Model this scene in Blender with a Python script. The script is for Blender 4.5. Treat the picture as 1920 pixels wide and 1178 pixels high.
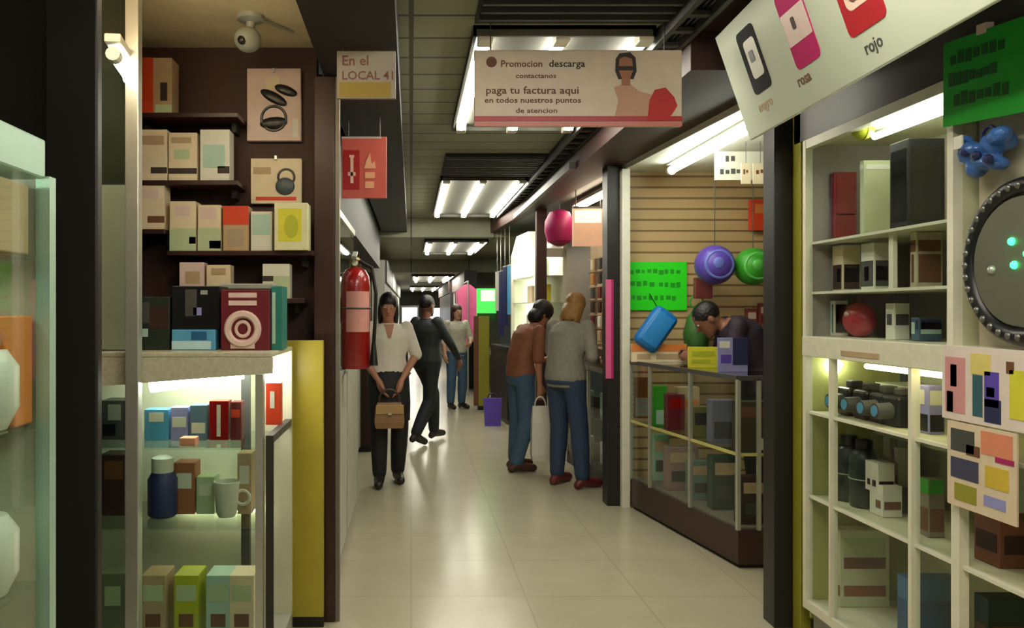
import bpy, bmesh, math, random
from mathutils import Vector, Matrix
random.seed(7)
for o in list(bpy.data.objects): bpy.data.objects.remove(o)
SC = bpy.context.scene
COL = SC.collection
PI = math.pi

# ------------------------------------------------------------------ camera, world, exposure
W_, H_ = 1920, 1178
F, VX, HY, CH = 1500.0, 771.0, 583.0, 1.5          # focal length in px, vanishing point, camera height
cam = bpy.data.objects.new('camera', bpy.data.cameras.new('camera')); COL.objects.link(cam)
cam.location = (0, 0, CH); cam.rotation_euler = (PI/2, 0, 0)
cam.data.sensor_width = 36; cam.data.lens = F/W_*36
cam.data.shift_x = (W_/2-VX)/W_; cam.data.shift_y = -(H_/2-HY)/W_
cam.data.clip_start = .05; cam.data.clip_end = 200
SC.camera = cam
wd = bpy.data.worlds.new('world'); SC.world = wd; wd.use_nodes = True
wd.node_tree.nodes['Background'].inputs[0].default_value = (.75, .8, .7, 1)
wd.node_tree.nodes['Background'].inputs[1].default_value = .02
vs = SC.view_settings
vs.view_transform = 'Standard'; vs.look = 'None'; vs.gamma = 1; vs.use_curve_mapping = False
vs.exposure = 0.88
SC.cycles.max_bounces = 8; SC.cycles.transparent_max_bounces = 16
SC.cycles.caustics_reflective = False; SC.cycles.caustics_refractive = False
SC.cycles.sample_clamp_indirect = 3.0
TUBE_E = 17.0                                       # strength of the ceiling tubes

# ------------------------------------------------------------------ helpers
def P(px, py, Y): return Vector(((px-VX)/F*Y, Y, CH+(HY-py)/F*Y))
def YX(px, X): return X*F/(px-VX)
def lin(c):
    r = []
    for v in c:
        v = v/255
        r.append(v/12.92 if v <= .04045 else ((v+.055)/1.055)**2.4)
    return (*r, 1)
MATS = {}
def M(name, c=(200, 200, 200), rough=.5, metal=0, emit=0, noise=.12, scale=14, bump=0, coat=0):
    if name in MATS: return MATS[name]
    m = bpy.data.materials.new(name); m.use_nodes = True; MATS[name] = m
    nt = m.node_tree; b = nt.nodes['Principled BSDF']
    L = lin(c)
    tc = nt.nodes.new('ShaderNodeTexCoord'); nz = nt.nodes.new('ShaderNodeTexNoise')
    nz.inputs['Scale'].default_value = scale; nz.inputs['Detail'].default_value = 4
    nt.links.new(tc.outputs['Object'], nz.inputs['Vector'])
    mx = nt.nodes.new('ShaderNodeMix'); mx.data_type = 'RGBA'
    mx.inputs[6].default_value = tuple(v*(1-noise) for v in L[:3])+(1,)
    mx.inputs[7].default_value = tuple(min(1, v*(1+noise)) for v in L[:3])+(1,)
    nt.links.new(nz.outputs['Fac'], mx.inputs[0]); nt.links.new(mx.outputs[2], b.inputs['Base Color'])
    b.inputs['Roughness'].default_value = rough; b.inputs['Metallic'].default_value = metal
    if coat: b.inputs['Coat Weight'].default_value = coat
    if emit:
        b.inputs['Emission Color'].default_value = L; b.inputs['Emission Strength'].default_value = emit
    if bump:
        bp = nt.nodes.new('ShaderNodeBump'); bp.inputs['Strength'].default_value = bump; bp.inputs['Distance'].default_value = .02
        nt.links.new(nz.outputs['Fac'], bp.inputs['Height']); nt.links.new(bp.outputs['Normal'], b.inputs['Normal'])
    return m
def tiles(name, c1, c2, cm, sx, sy, rough, mort=.006, noise=.1, axis='XY', bump=.1):
    m = M(name, c1, rough); nt = m.node_tree; b = nt.nodes['Principled BSDF']
    tc = nt.nodes.new('ShaderNodeTexCoord'); br = nt.nodes.new('ShaderNodeTexBrick')
    sp = nt.nodes.new('ShaderNodeSeparateXYZ'); cb = nt.nodes.new('ShaderNodeCombineXYZ')
    nt.links.new(tc.outputs['Object'], sp.inputs[0])
    nt.links.new(sp.outputs[axis[0]], cb.inputs[0]); nt.links.new(sp.outputs[axis[1]], cb.inputs[1])
    nt.links.new(cb.outputs[0], br.inputs['Vector'])
    br.offset = 0; br.inputs['Scale'].default_value = 1
    br.inputs['Brick Width'].default_value = sx; br.inputs['Row Height'].default_value = sy
    br.inputs['Mortar Size'].default_value = mort
    br.inputs['Color1'].default_value = lin(c1); br.inputs['Color2'].default_value = lin(c2); br.inputs['Mortar'].default_value = lin(cm)
    nz = [n for n in nt.nodes if n.type == 'TEX_NOISE'][0]; nz.inputs['Scale'].default_value = 2.5
    mx = [n for n in nt.nodes if n.type == 'MIX'][0]
    hs = nt.nodes.new('ShaderNodeHueSaturation'); mr = nt.nodes.new('ShaderNodeMapRange')
    mr.inputs['To Min'].default_value = 1-noise; mr.inputs['To Max'].default_value = 1+noise
    nt.links.new(nz.outputs['Fac'], mr.inputs['Value']); nt.links.new(mr.outputs[0], hs.inputs['Value'])
    nt.links.new(br.outputs['Color'], hs.inputs['Color']); nt.links.new(hs.outputs[0], b.inputs['Base Color'])
    if bump:
        bp = nt.nodes.new('ShaderNodeBump'); bp.inputs['Strength'].default_value = bump; bp.invert = True; bp.inputs['Distance'].default_value = .01
        nt.links.new(br.outputs['Fac'], bp.inputs['Height']); nt.links.new(bp.outputs['Normal'], b.inputs['Normal'])
    return m
def glass(name, tint=(250, 253, 251), refl=1.0, rough=.02):
    if name in MATS: return MATS[name]
    m = bpy.data.materials.new(name); m.use_nodes = True; MATS[name] = m
    nt = m.node_tree; nt.nodes.clear()
    out = nt.nodes.new('ShaderNodeOutputMaterial'); tr = nt.nodes.new('ShaderNodeBsdfTransparent'); gl = nt.nodes.new('ShaderNodeBsdfGlossy')
    tr.inputs[0].default_value = lin(tint); gl.inputs['Roughness'].default_value = rough
    fr = nt.nodes.new('ShaderNodeFresnel'); fr.inputs[0].default_value = 1.45
    nz = nt.nodes.new('ShaderNodeTexNoise'); nz.inputs['Scale'].default_value = 3
    mr = nt.nodes.new('ShaderNodeMapRange'); mr.inputs['To Min'].default_value = .85*refl; mr.inputs['To Max'].default_value = 1.1*refl
    ml = nt.nodes.new('ShaderNodeMath'); ml.operation = 'MULTIPLY'
    nt.links.new(nz.outputs['Fac'], mr.inputs['Value']); ge = nt.nodes.new('ShaderNodeNewGeometry'); iv = nt.nodes.new('ShaderNodeMath'); iv.operation = 'SUBTRACT'; iv.inputs[0].default_value = 1
    m2 = nt.nodes.new('ShaderNodeMath'); m2.operation = 'MULTIPLY'
    nt.links.new(ge.outputs['Backfacing'], iv.inputs[1]); nt.links.new(fr.outputs[0], m2.inputs[0]); nt.links.new(iv.outputs[0], m2.inputs[1])
    nt.links.new(m2.outputs[0], ml.inputs[0]); nt.links.new(mr.outputs[0], ml.inputs[1])
    mx = nt.nodes.new('ShaderNodeMixShader')
    nt.links.new(ml.outputs[0], mx.inputs[0]); nt.links.new(tr.outputs[0], mx.inputs[1]); nt.links.new(gl.outputs[0], mx.inputs[2])
    nt.links.new(mx.outputs[0], out.inputs[0])
    return m

class MB:
    def __init__(s): s.bm = bmesh.new()
    def _add(s, b):
        me = bpy.data.meshes.new('t'); b.to_mesh(me); b.free(); s.bm.from_mesh(me); bpy.data.meshes.remove(me); return s
    def box(s, a, b, bev=0, rot=None, seg=2):
        t = bmesh.new(); bmesh.ops.create_cube(t, size=1)
        c = [(a[i]+b[i])/2 for i in range(3)]; d = [max(abs(b[i]-a[i]), 1e-4) for i in range(3)]
        bmesh.ops.scale(t, vec=d, verts=t.verts)
        if bev: bmesh.ops.bevel(t, geom=list(t.edges), offset=min(bev, min(d)*.45), segments=seg, affect='EDGES', profile=.5)
        if rot is not None: bmesh.ops.transform(t, matrix=rot, verts=t.verts)
        bmesh.ops.translate(t, vec=c, verts=t.verts)
        return s._add(t)
    def cyl(s, p0, p1, r0, r1=None, n=16):
        p0, p1 = Vector(p0), Vector(p1); r1 = r0 if r1 is None else r1
        t = bmesh.new(); L = (p1-p0).length
        bmesh.ops.create_cone(t, cap_ends=True, segments=n, radius1=r0, radius2=max(r1, 1e-5), depth=L)
        q = (p1-p0).to_track_quat('Z', 'Y').to_matrix().to_4x4()
        bmesh.ops.transform(t, matrix=Matrix.Translation((p0+p1)/2) @ q, verts=t.verts)
        return s._add(t)
    def ell(s, c, r, n=16, rot=None):
        t = bmesh.new(); bmesh.ops.create_uvsphere(t, u_segments=n, v_segments=max(6, n*2//3), radius=1)
        bmesh.ops.scale(t, vec=r, verts=t.verts)
        if rot is not None: bmesh.ops.transform(t, matrix=rot, verts=t.verts)
        bmesh.ops.translate(t, vec=c, verts=t.verts)
        return s._add(t)
    def limb(s, pts, rs, n=14):
        for i, p in enumerate(pts): s.ell(p, (rs[i],)*3, n)
        for i in range(len(pts)-1):
            if (Vector(pts[i+1])-Vector(pts[i])).length > 1e-4: s.cyl(pts[i], pts[i+1], rs[i], rs[i+1], n)
        return s
    def prism(s, pts, vec):
        t = bmesh.new(); f = t.faces.new([t.verts.new(p) for p in pts])
        e = bmesh.ops.extrude_face_region(t, geom=[f]); bmesh.ops.translate(t, vec=vec, verts=[v for v in e['geom'] if isinstance(v, bmesh.types.BMVert)])
        bmesh.ops.recalc_face_normals(t, faces=t.faces); return s._add(t)
    def loft(s, rings):                               # rings of equal point counts
        t = bmesh.new(); R = [[t.verts.new(p) for p in r] for r in rings]; n = len(R[0])
        for a, b in zip(R, R[1:]):
            for i in range(n): t.faces.new((a[i], a[(i+1) % n], b[(i+1) % n], b[i]))
        t.faces.new(R[0][::-1]); t.faces.new(R[-1]); bmesh.ops.recalc_face_normals(t, faces=t.faces); return s._add(t)
    def lathe(s, prof, c=(0, 0, 0), n=24, axis='Z'):
        rings = []
        for r, h in prof:
            ring = []
            for k in range(n):
                a = 2*PI*k/n; x, y = max(r, 1e-4)*math.cos(a), max(r, 1e-4)*math.sin(a)
                v = {'Z': (x, y, h), 'Y': (x, h, y), 'X': (h, x, y)}[axis]
                ring.append(Vector(c)+Vector(v))
            rings.append(ring)
        return s.loft(rings)
    def torus(s, c, R, r, axis='Y', n=40, m=10, sz=1.0):
        t = bmesh.new(); V = []
        for i in range(n):
            a = 2*PI*i/n; row = []
            for j in range(m):
                b = 2*PI*j/m; q = R+r*math.cos(b); u, v, w = q*math.cos(a), q*math.sin(a)*sz, r*math.sin(b)
                p = {'Y': (u, w, v), 'Z': (u, v, w), 'X': (w, u, v)}[axis]
                row.append(t.verts.new(Vector(c)+Vector(p)))
            V.append(row)
        for i in range(n):
            for j in range(m): t.faces.new((V[i][j], V[(i+1) % n][j], V[(i+1) % n][(j+1) % m], V[i][(j+1) % m]))
        bmesh.ops.recalc_face_normals(t, faces=t.faces); return s._add(t)
    def out(s, name, mat, parent=None, smooth=False, remesh=0, smit=0):
        me = bpy.data.meshes.new(name); s.bm.to_mesh(me); s.bm.free()
        o = bpy.data.objects.new(name, me); COL.objects.link(o)
        if remesh:
            r = o.modifiers.new('r', 'REMESH'); r.mode = 'VOXEL'; r.voxel_size = remesh
            if smit:
                k = o.modifiers.new('s', 'SMOOTH'); k.iterations = smit; k.factor = .5
            dg = bpy.context.evaluated_depsgraph_get()
            n = bpy.data.meshes.new_from_object(o.evaluated_get(dg)); o.modifiers.clear(); o.data = n; bpy.data.meshes.remove(me); me = n; me.name = name
        me.materials.clear(); me.materials.append(mat)
        if smooth:
            for p in me.polygons: p.use_smooth = True
            if smooth != 'all':
                try: me.set_sharp_from_angle(angle=math.radians(40))
                except Exception: pass
        if parent: o.parent = parent
        return o
def tag(o, label, cat, group=None, kind=None):
    o['label'] = label; o['category'] = cat
    if group: o['group'] = group
    if kind: o['kind'] = kind
    return o
def thing(name, label, cat, loc=(0, 0, 0), rz=0, group=None, rot=None):
    o = bpy.data.objects.new(name, None); COL.objects.link(o); o.empty_display_size = .05
    o.location = loc; o.rotation_euler = rot if rot else (0, 0, rz)
    return tag(o, label, cat, group)
def struct(name, mb, mat, smooth=False):
    o = mb.out(name, mat, None, smooth); o['kind'] = 'structure'; return o
def sbox(name, a, b, mat, bev=0): return struct(name, MB().box(a, b, bev), mat)
def part(name, mat, par, a, b, bev=0, label=None):
    o = MB().box(a, b, bev).out(name, mat, par)
    if label: o['label'] = label
    return o
def text(body, size, loc, mat, par, name='lettering', rz=0, rx=PI/2, align='LEFT', wx=1.0, depth=.0012, ry=0):
    cu = bpy.data.curves.new('txt', 'FONT'); cu.body = body; cu.size = size; cu.extrude = depth; cu.align_x = align; cu.offset = size*.012; cu.resolution_u = 2
    o = bpy.data.objects.new('txt', cu); COL.objects.link(o)
    bpy.context.view_layer.update()
    me = bpy.data.meshes.new_from_object(o.evaluated_get(bpy.context.evaluated_depsgraph_get()))
    bpy.data.objects.remove(o); bpy.data.curves.remove(cu)
    me.transform(Matrix.Translation(loc) @ Matrix.Rotation(rz, 4, 'Z') @ Matrix.Rotation(ry, 4, 'Y') @ Matrix.Rotation(rx, 4, 'X') @ Matrix.Diagonal((wx, 1, 1, 1)))
    me.materials.clear(); me.materials.append(mat); me.name = name
    n = bpy.data.objects.new(name, me); COL.objects.link(n); n.parent = par
    return n
def pbox(name, label, cat, r, Y, depth, mat, prints=(), z=None, group=None, bev=.003, yaw=0, lid=None):
    """a box facing the camera: r = pixel rectangle of its front at distance Y; prints = (u0,v0,u1,v1,material[,shape]) on the front"""
    a, b = P(r[0], r[3], Y), P(r[2], r[1], Y)
    w, h = b.x-a.x, b.z-a.z
    zb = a.z if z is None else z
    t = thing(name, label, cat, ((a.x+b.x)/2, Y+depth/2, zb), yaw, group)
    MB().box((-w/2, -depth/2, 0), (w/2, depth/2, h), bev).out('carton', mat, t)
    for q in prints:
        u0, v0, u1, v1, m = q[:5]; sh = q[5] if len(q) > 5 else 'r'
        x0, x1, z0, z1 = -w/2+u0*w, -w/2+u1*w, h*(1-v1), h*(1-v0); yf = -depth/2
        mb = MB()
        if sh == 'r': mb.box((x0, yf-.0015, z0), (x1, yf+.001, z1))
        else:
            c = ((x0+x1)/2, 0, (z0+z1)/2); rx, rz_ = (x1-x0)/2, (z1-z0)/2
            if sh == 'c': mb.prism([(c[0]+rx*math.cos(k*PI/12), yf+.001, c[2]+rz_*math.sin(k*PI/12)) for k in range(24)], (0, -.003, 0))
            if sh == 'o': mb.torus((c[0], yf, c[2]), rx*.8, rx*.2, 'Y', 24, 6, rz_/rx)
        mb.out('printed_panel' if sh == 'r' else 'printed_emblem', m, t)
    return t
def spbox(name, label, cat, r, X, depth, mat, prints=(), z=None, group=None, bev=.003):
    """a box standing in the shelves along the corridor, facing it: far front edge at pixel r[0], near back edge at r[2]"""
    yf, yn = YX(r[0], X), YX(r[2], X+depth)
    if yn > yf-.03: yn = yf-.03
    ym = (yf+yn)/2
    z0 = CH+(HY-r[3])/F*ym; z1 = CH+(HY-r[1])/F*ym
    h = z1-z0; zb = z0 if z is None else z; L = yf-yn
    t = thing(name, label, cat, (X+depth/2, ym, zb), 0, group)
    MB().box((-depth/2, -L/2, 0), (depth/2, L/2, h), bev).out('carton', mat, t)
    for u0, v0, u1, v1, m in prints:                   # u runs from the far edge to the near one
        part('printed_panel', m, t, (-depth/2-.0015, L/2-u0*L, h*(1-v1)), (-depth/2+.001, L/2-u1*L, h*(1-v0)))
        part('side_panel', m, t, (-depth*.42, -L/2-.0015, h*(1-v1)), (depth*.42, -L/2+.001, h*(1-v0)))
    return t
def RX(Y): return 1.785-.079*(min(Y, 13)-3.83)         # the slightly slanting shop front line across the aisle

# ------------------------------------------------------------------ materials
m_floor = tiles('floor_tile', (186, 178, 152), (190, 182, 156), (172, 165, 141), .6, .6, .21, .004, .12)
m_ceil = tiles('ceiling_panel', (158, 158, 134), (146, 147, 126), (84, 84, 70), 1.2, .3, .6, .012, .15)
m_dark = M('dark_soffit', (26, 22, 20), .6)
m_brown = M('brown_fascia', (58, 32, 25), .6)
m_black = M('black_paint', (30, 28, 27), .4)
m_blk = M('black_plastic', (20, 20, 22), .35)
m_alu = M('aluminium', (196, 196, 184), .35, .6)
m_white = M('white_paint', (226, 224, 208), .45)
m_cream = M('cream_card', (232, 214, 180), .55)
m_maroon = M('maroon_laminate', (58, 32, 27), .35)
m_wall = M('brown_wall', (62, 34, 25), .6, noise=.3, scale=5)
m_yel = M('yellow_panel', (176, 160, 52), .4)
m_grey = M('grey_laminate', (160, 162, 150), .45, noise=.15, scale=6)
m_dgrey = M('dark_grey', (70, 70, 68), .5)
m_glass = glass('clear_glass'); m_gglass = glass('greenish_glass', (244, 250, 247), 1.5)
m_tube = M('lamp_tube', (255, 250, 232), .5, emit=TUBE_E, noise=0)
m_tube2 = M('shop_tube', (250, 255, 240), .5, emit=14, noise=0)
m_slat = tiles('slatwall', (205, 176, 128), (198, 168, 120), (132, 104, 66), 5, .085, .5, .008, .08, 'XZ', .6)
m_neon = M('neon_green', (38, 232, 20), .6, noise=.06)
m_neon2 = M('neon_green_ink', (18, 160, 22), .6)
m_red = M('red_enamel', (150, 16, 16), .25, coat=.5)
m_ink = M('dark_ink', (52, 40, 36), .6); m_brink = M('brown_ink', (112, 70, 44), .6)
m_ored = M('orange_red', (214, 66, 28), .5); m_teal = M('pale_teal', (176, 206, 190), .5)
m_lime = M('lime', (182, 188, 44), .5); m_blue = M('sky_blue', (84, 158, 200), .5)
m_mar = M('maroon_print', (104, 22, 34), .5); m_pinkw = M('pinkish_white', (226, 200, 190), .5)
m_tan = M('tan_card', (188, 160, 124), .6); m_pgreen = M('pale_green', (190, 206, 164), .5)
m_mag = M('magenta', (172, 24, 100), .5); m_pink = M('pink', (214, 92, 140), .5)
m_navy = M('navy', (34, 40, 84), .5); m_pur = M('purple', (92, 70, 176), .35)
m_grn = M('leaf_green', (58, 160, 44), .4); m_orange = M('orange', (220, 130, 62), .5)
m_yellow = M('bright_yellow', (220, 214, 60), .5); m_lil = M('lilac', (150, 148, 204), .5)
m_wood = M('wood', (150, 112, 62), .5, noise=.3, scale=8)
m_lime2 = M('yellow_green_paint', (150, 146, 44), .45)

# ------------------------------------------------------------------ setting
sbox('floor', (-4.5, -4, -.1), (5.5, 37, 0), m_floor)
sbox('ceiling', (-.08, -4, 2.83), (1.32, 11.5, 2.95), m_ceil)
sbox('ceiling_soffit', (-.42, -4, 2.63), (-.06, 11.5, 2.95), m_dark)
struct('ceiling_soffit', MB().prism([(1.30, 3.72, 2.62), (RX(3.72)+.03, 3.72, 2.62), (RX(11.5)+.03, 11.5, 2.62), (1.14, 11.5, 2.62), (1.30, 9, 2.62)], (0, 0, .33)), m_brown)
sbox('ceiling_soffit', (1.30, -4, 2.80), (1.9, 3.72, 2.95), m_brown)
sbox('ceiling_dropped', (-3, 11.5, 2.56), (4, 16.6, 2.95), m_ceil)
sbox('ceiling_dropped', (-3, 16.6, 2.30), (4, 37, 2.95), m_ceil)
sbox('wall_back', (-3, 36, 0), (4, 36.2, 2.4), m_grey)
sbox('wall_behind', (-4.5, -4.1, 0), (5.5, -4, 2.95), m_grey)
# left stall shell
sbox('ceiling_stall', (-4.2, -4, 2.81), (-.42, 4.0, 2.93), M('stall_ceiling', (224, 208, 170), .7))
sbox('wall_partition', (-4.2, 3.98, 0), (-.47, 4.06, 2.81), m_wall)
sbox('wall_left', (-4.3, -4, 0), (-4.2, 36, 2.95), m_dark)
sbox('wall_stall', (-4.2, 2.34, 0), (-1.0, 2.38, 2.81), m_black)
sbox('column_black', (-1.045, 2.28, 0), (-.895, 2.32, 2.81), m_black, .006)
sbox('column_brown', (-.468, 3.85, 0), (-.368, 3.97, 2.63), m_maroon, .004)
sbox('trim_1', (-.366, 3.86, 0), (-.346, 3.90, 2.63), M('dull_aluminium', (128, 122, 112), .4, .5))
sbox('trim_2', (-1.117, 3.12, 0), (-1.065, 3.17, 2.81), m_alu, .003)
sbox('wall_mirror', (-1.50, 3.30, 1.34), (-1.12, 3.33, 2.02), M('mirror_pale_reflection', (150, 160, 138), .35))  # lower mirror: the paler reflection of the stall is put into the colour
sbox('wall_mirror', (-1.50, 3.30, 2.02), (-1.12, 3.33, 2.81), M('mirror_dark_reflection', (52, 56, 44), .12, noise=.4, scale=5))  # upper mirror: the dark reflected stall is painted into the colour
# stalls across the aisle
sbox('wall_right', (4.6, -4, 0), (4.7, 36, 2.95), m_grey)
sbox('column_black', (1.715, 3.78, 0), (1.835, 3.90, 2.62), m_black, .004)
sbox('trim_3', (1.80, 3.70, 0), (1.85, 3.775, 2.62), m_lime2, .003)
sbox('column_black', (1.505, 6.14, 0), (1.60, 6.30, 2.62), m_black, .004)
sbox('trim_4', (1.603, 6.08, 0), (1.665, 6.14, 2.58), m_white, .003)
sbox('wall_slatboard', (1.61, 6.25, 0), (4.6, 6.33, 2.62), m_slat)
struct('ceiling_stall', MB().prism([(1.80, 3.9, 2.58), (4.6, 3.9, 2.58), (4.6, 6.25, 2.58), (1.62, 6.25, 2.58)], (0, 0, .05)), m_white)
sbox('wall_partition', (1.885, 3.83, 0), (4.6, 3.9, 2.62), M('partition_cream', (196, 188, 160), .6))
sbox('ceiling_stall', (1.9, -4, 2.62), (4.6, 3.83, 2.70), m_dgrey)
# ------------------------------------------------------------------ ceiling lamps
def fixture(y0, y1, z, label, tubes=(.35, .71, 1.10), x0=.29, x1=1.14, r=.028):
    t = thing('ceiling_lamp', label, 'ceiling lamp', ((x0+x1)/2, (y0+y1)/2, z), 0, 'three-tube lamps along the aisle ceiling')
    cx, cy = (x0+x1)/2, (y0+y1)/2
    a, b, l = x0-cx, x1-cx, (y1-y0)/2
    mb = MB().box((a, -l, -.02), (b, l, -.001)).box((a, -l, -.05), (a+.015, l, -.001)).box((b-.015, -l, -.05), (b, l, -.001))
    mb.box((a, -l, -.05), (b, -l+.015, -.001)).box((a, l-.015, -.05), (b, l, -.001))
    mb.out('reflector', M('lamp_tray', (84, 84, 76), .6), t)
    for x in tubes:
        MB().cyl((x-cx, -l+.12, -.045), (x-cx, l-.12, -.045), r, n=12).out('tube', m_tube, t, 'all')
        for s in (-1, 1): part('tube_socket', m_white, t, (x-cx-.035, s*(l-.06)-.05, -.07), (x-cx+.035, s*(l-.06)+.05, -.02), .006)
    return t
fixture(-2.2, -.2, 2.83, 'three-tube ceiling lamp behind the viewpoint')
fixture(.5, 2.6, 2.83, 'three-tube ceiling lamp above the viewpoint')
fixture(3.72, 5.7, 2.83, 'three-tube ceiling lamp half hidden by the white hanging banner')
fixture(7.85, 10.9, 2.83, 'three-tube ceiling lamp with long slanting tubes, beyond the hanging banner')
fixture(11.8, 14.3, 2.56, 'smaller looking three-tube ceiling lamp on the first lowered ceiling', (.28, .66, 1.04), .2, 1.14)
fixture(17.4, 20.8, 2.30, 'tiny three-tube ceiling lamp above the walking people', (.12, .48, .84), .02, .94, .034)
fixture(25.5, 30, 2.30, 'furthest three-tube ceiling lamp at the end of the aisle', (.05, .42, .80), -.05, .9, .034)
def vent(y0, y1, label):
    t = thing('ceiling_grille', label, 'ceiling grille', (.72, (y0+y1)/2, 2.83), 0, 'dark grilles between the ceiling lamps')
    l = (y1-y0)/2
    part('frame', m_dark, t, (-.43, -l, -.02), (.43, l, -.001))
    mb = MB()
    n = int(l*2/.09)
    for i in range(n): mb.box((-.42, -l+.03+i*.09, -.05), (.42, -l+.05+i*.09, -.018))
    mb.out('slats', m_dgrey, t)
vent(2.95, 3.65, 'dark slatted ceiling grille just in front of the nearest lamp')
vent(6.75, 7.7, 'dark slatted ceiling grille below the hanging banner')
t = thing('cable_tray', 'dark ladder cable tray running beside the ceiling lamps', 'cable tray', (1.225, 6.5, 2.78))
for s in (-1, 1): part('rail', m_dgrey, t, (s*.06-.012, -4.2, -.03), (s*.06+.012, 4.9, .03))
for i in range(44): part('rung', m_dgrey, t, (-.06, -4.1+i*.2, -.02), (.06, -4.06+i*.2, .0))
mb = MB()
for i in range(4): mb.cyl((-.04+i*.025, -4.2, .012), (-.04+i*.025, 4.9, .012), .011, n=8)
mb.out('cables', m_blk, t)
for i, y in enumerate((-3.6, -.2, 3.2, 6.2, 9.2)):
    part('hanger', m_dgrey, t, (-.005, -4+i*2.1, .0), (.005, -3.98+i*2.1, .05))
# wall of lamps' power: small stall lamps, and a tube standing for a reflection
def tube_lamp(label, p0, p1, r=.02, mat=m_tube2, grp=None):
    p0, p1 = Vector(p0), Vector(p1)
    t = thing('tube_lamp', label, 'tube lamp', (p0+p1)/2, 0, grp)
    c = (p0+p1)/2; d = (p1-p0).normalized(); q = d.to_track_quat('X', 'Z').to_matrix().to_4x4(); L = (p1-p0).length
    MB().box((-L/2-.03, -.03, .012), (L/2+.03, .03, .045), .005, q).out('housing', m_white, t)
    o = t.children[-1]; o.location = q @ Vector((0, 0, .028)) - Vector((0, 0, 0)); 
    MB().cyl(p0-c, p1-c, r, n=12).out('tube', mat, t, 'all')
    for e in (p0-c, p1-c): MB().cyl(e-d*.02, e+d*.02, r*1.35, n=12).out('end_cap', m_white, t)
    return t
tube_lamp('bright tube lamp slanting along the white ceiling of the slatboard stall', (1.90, 4.45, 2.525), (1.90, 5.85, 2.525), .024)
tube_lamp('unseen tube lamp added under the ceiling to light the boxed goods stall', (-1.3, 2.56, 2.60), (-.55, 2.56, 2.60), .022, M('warm_tube', (255, 228, 184), emit=26, noise=0))  # lamp added out of view to light the cartons and stall ceiling
tube_lamp('short added glowing tube imitating a lamp reflection in the dark mirror panel', P(214, 104, 3.0), P(245, 150, 3.24), .02)  # glowing tube added where the mirror panel only reflects a lamp

# ------------------------------------------------------------------ hanging banner
a, b = P(889, 238, 3.6), P(1277, 95, 3.6)
bw, bh = b.x-a.x, b.z-a.z
t = thing('hanging_banner', 'white hanging banner with lines of text and a woman over a red base line', 'banner', ((a.x+b.x)/2, 3.6, a.z))
part('board', M('banner_board', (226, 206, 186), .35), t, (-bw/2, -.012, 0), (bw/2, .012, bh), .004)
m_bred = M('banner_red', (178, 48, 56), .4)
part('base_stripe', m_bred, t, (-bw/2, -.0145, .022), (bw/2, -.011, .045))
part('base_stripe', M('banner_pink', (214, 128, 124), .4), t, (-bw/2, -.0145, 0), (bw/2, -.011, .02))
bx = lambda px: (px-VX)/F*3.6-(a.x+b.x)/2
bz = lambda py: CH+(HY-py)/F*3.6-a.z
MB().prism([(bx(921)+.024*math.cos(k*PI/8), -.011, bz(118)+.024*math.sin(k*PI/8)) for k in range(16)], (0, -.003, 0)).out('round_logo', m_brink, t)
for s, px, py, sz, w, m in (('Promocion', 938, 127, .042, 1.0, m_brink), ('descarga', 1028, 127, .044, 1.06, m_ink), ('contactanos', 966, 148, .030, 1.25, m_brink),
                      ('paga tu factura aqui', 910, 177, .046, 1.16, m_brink), ('en todos nuestros puntos', 908, 194, .034, 1.22, m_brink),
                      ('de atencion', 966, 213, .032, 1.25, m_brink)):
    text(s, sz, (bx(px), -.0125, bz(py)), m, t, wx=w)
m_skin = M('printed_skin', (168, 112, 86), .5); m_phair = M('printed_hair', (44, 32, 28), .5)
def patch(pts, m, nm, off=.0125, e=.0025):
    MB().prism([(bx(x), -off+e/2, bz(y)) for x, y in pts], (0, -e, 0)).out(nm, m, t)
patch([(1150, 228), (1158, 190), (1150, 165), (1166, 160), (1182, 160), (1196, 172), (1222, 180), (1240, 228)], M('printed_blouse', (206, 158, 134), .5), 'printed_figure')
patch([(1153, 112), (1160, 102), (1180, 100), (1190, 110), (1192, 135), (1186, 150), (1158, 150), (1152, 135)], m_phair, 'printed_hair', .0135)
patch([(1160, 112), (1170, 108), (1183, 112), (1186, 132), (1180, 148), (1180, 162), (1164, 162), (1164, 148), (1158, 132)], m_skin, 'printed_face', .0145)
patch([(1157, 126), (1187, 126), (1186, 134), (1158, 134)], m_phair, 'printed_glasses', .0155)
patch([(1212, 228), (1216, 190), (1226, 170), (1246, 166), (1262, 184), (1268, 200), (1258, 216), (1246, 228)], M('printed_red', (196, 40, 44), .5), 'printed_red_bag', .015)
for s in (-1, 1): MB().cyl((s*bw*.42, 0, bh), (s*bw*.42, 0, 2.83-a.z), .003, n=6).out('hanging_wire', m_dgrey, t)

# ------------------------------------------------------------------ small signs by the brown column
a, b = P(632, 186, 3.45), P(742, 97, 3.45); w, h = b.x-a.x, b.z-a.z
t = thing('hanging_sign', 'grey and gold stall number sign hanging above the red sign', 'sign', ((a.x+b.x)/2, 3.45, a.z))
part('board', M('sign_grey', (150, 140, 128), .5), t, (-w/2, -.01, 0), (w/2, .01, h), .002)
part('gold_band', M('gold_band', (148, 124, 46), .5), t, (-w/2+.01, -.0125, .005), (w/2-.02, -.009, h*.34))
text('En el', .06, (-w*.42, -.0105, h*.70), m_brink, t)
text('LOCAL 41', .052, (-w*.42, -.0105, h*.40), m_brink, t)
for s in (-1, 1): MB().cyl((s*w*.4, 0, h-.002), (s*w*.4, 0, 2.63-a.z), .003, n=6).out('hanging_rod', m_dgrey, t)
a, b = P(641, 372, 4.6), P(725, 257, 4.6); w, h = b.x-a.x, b.z-a.z
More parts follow.
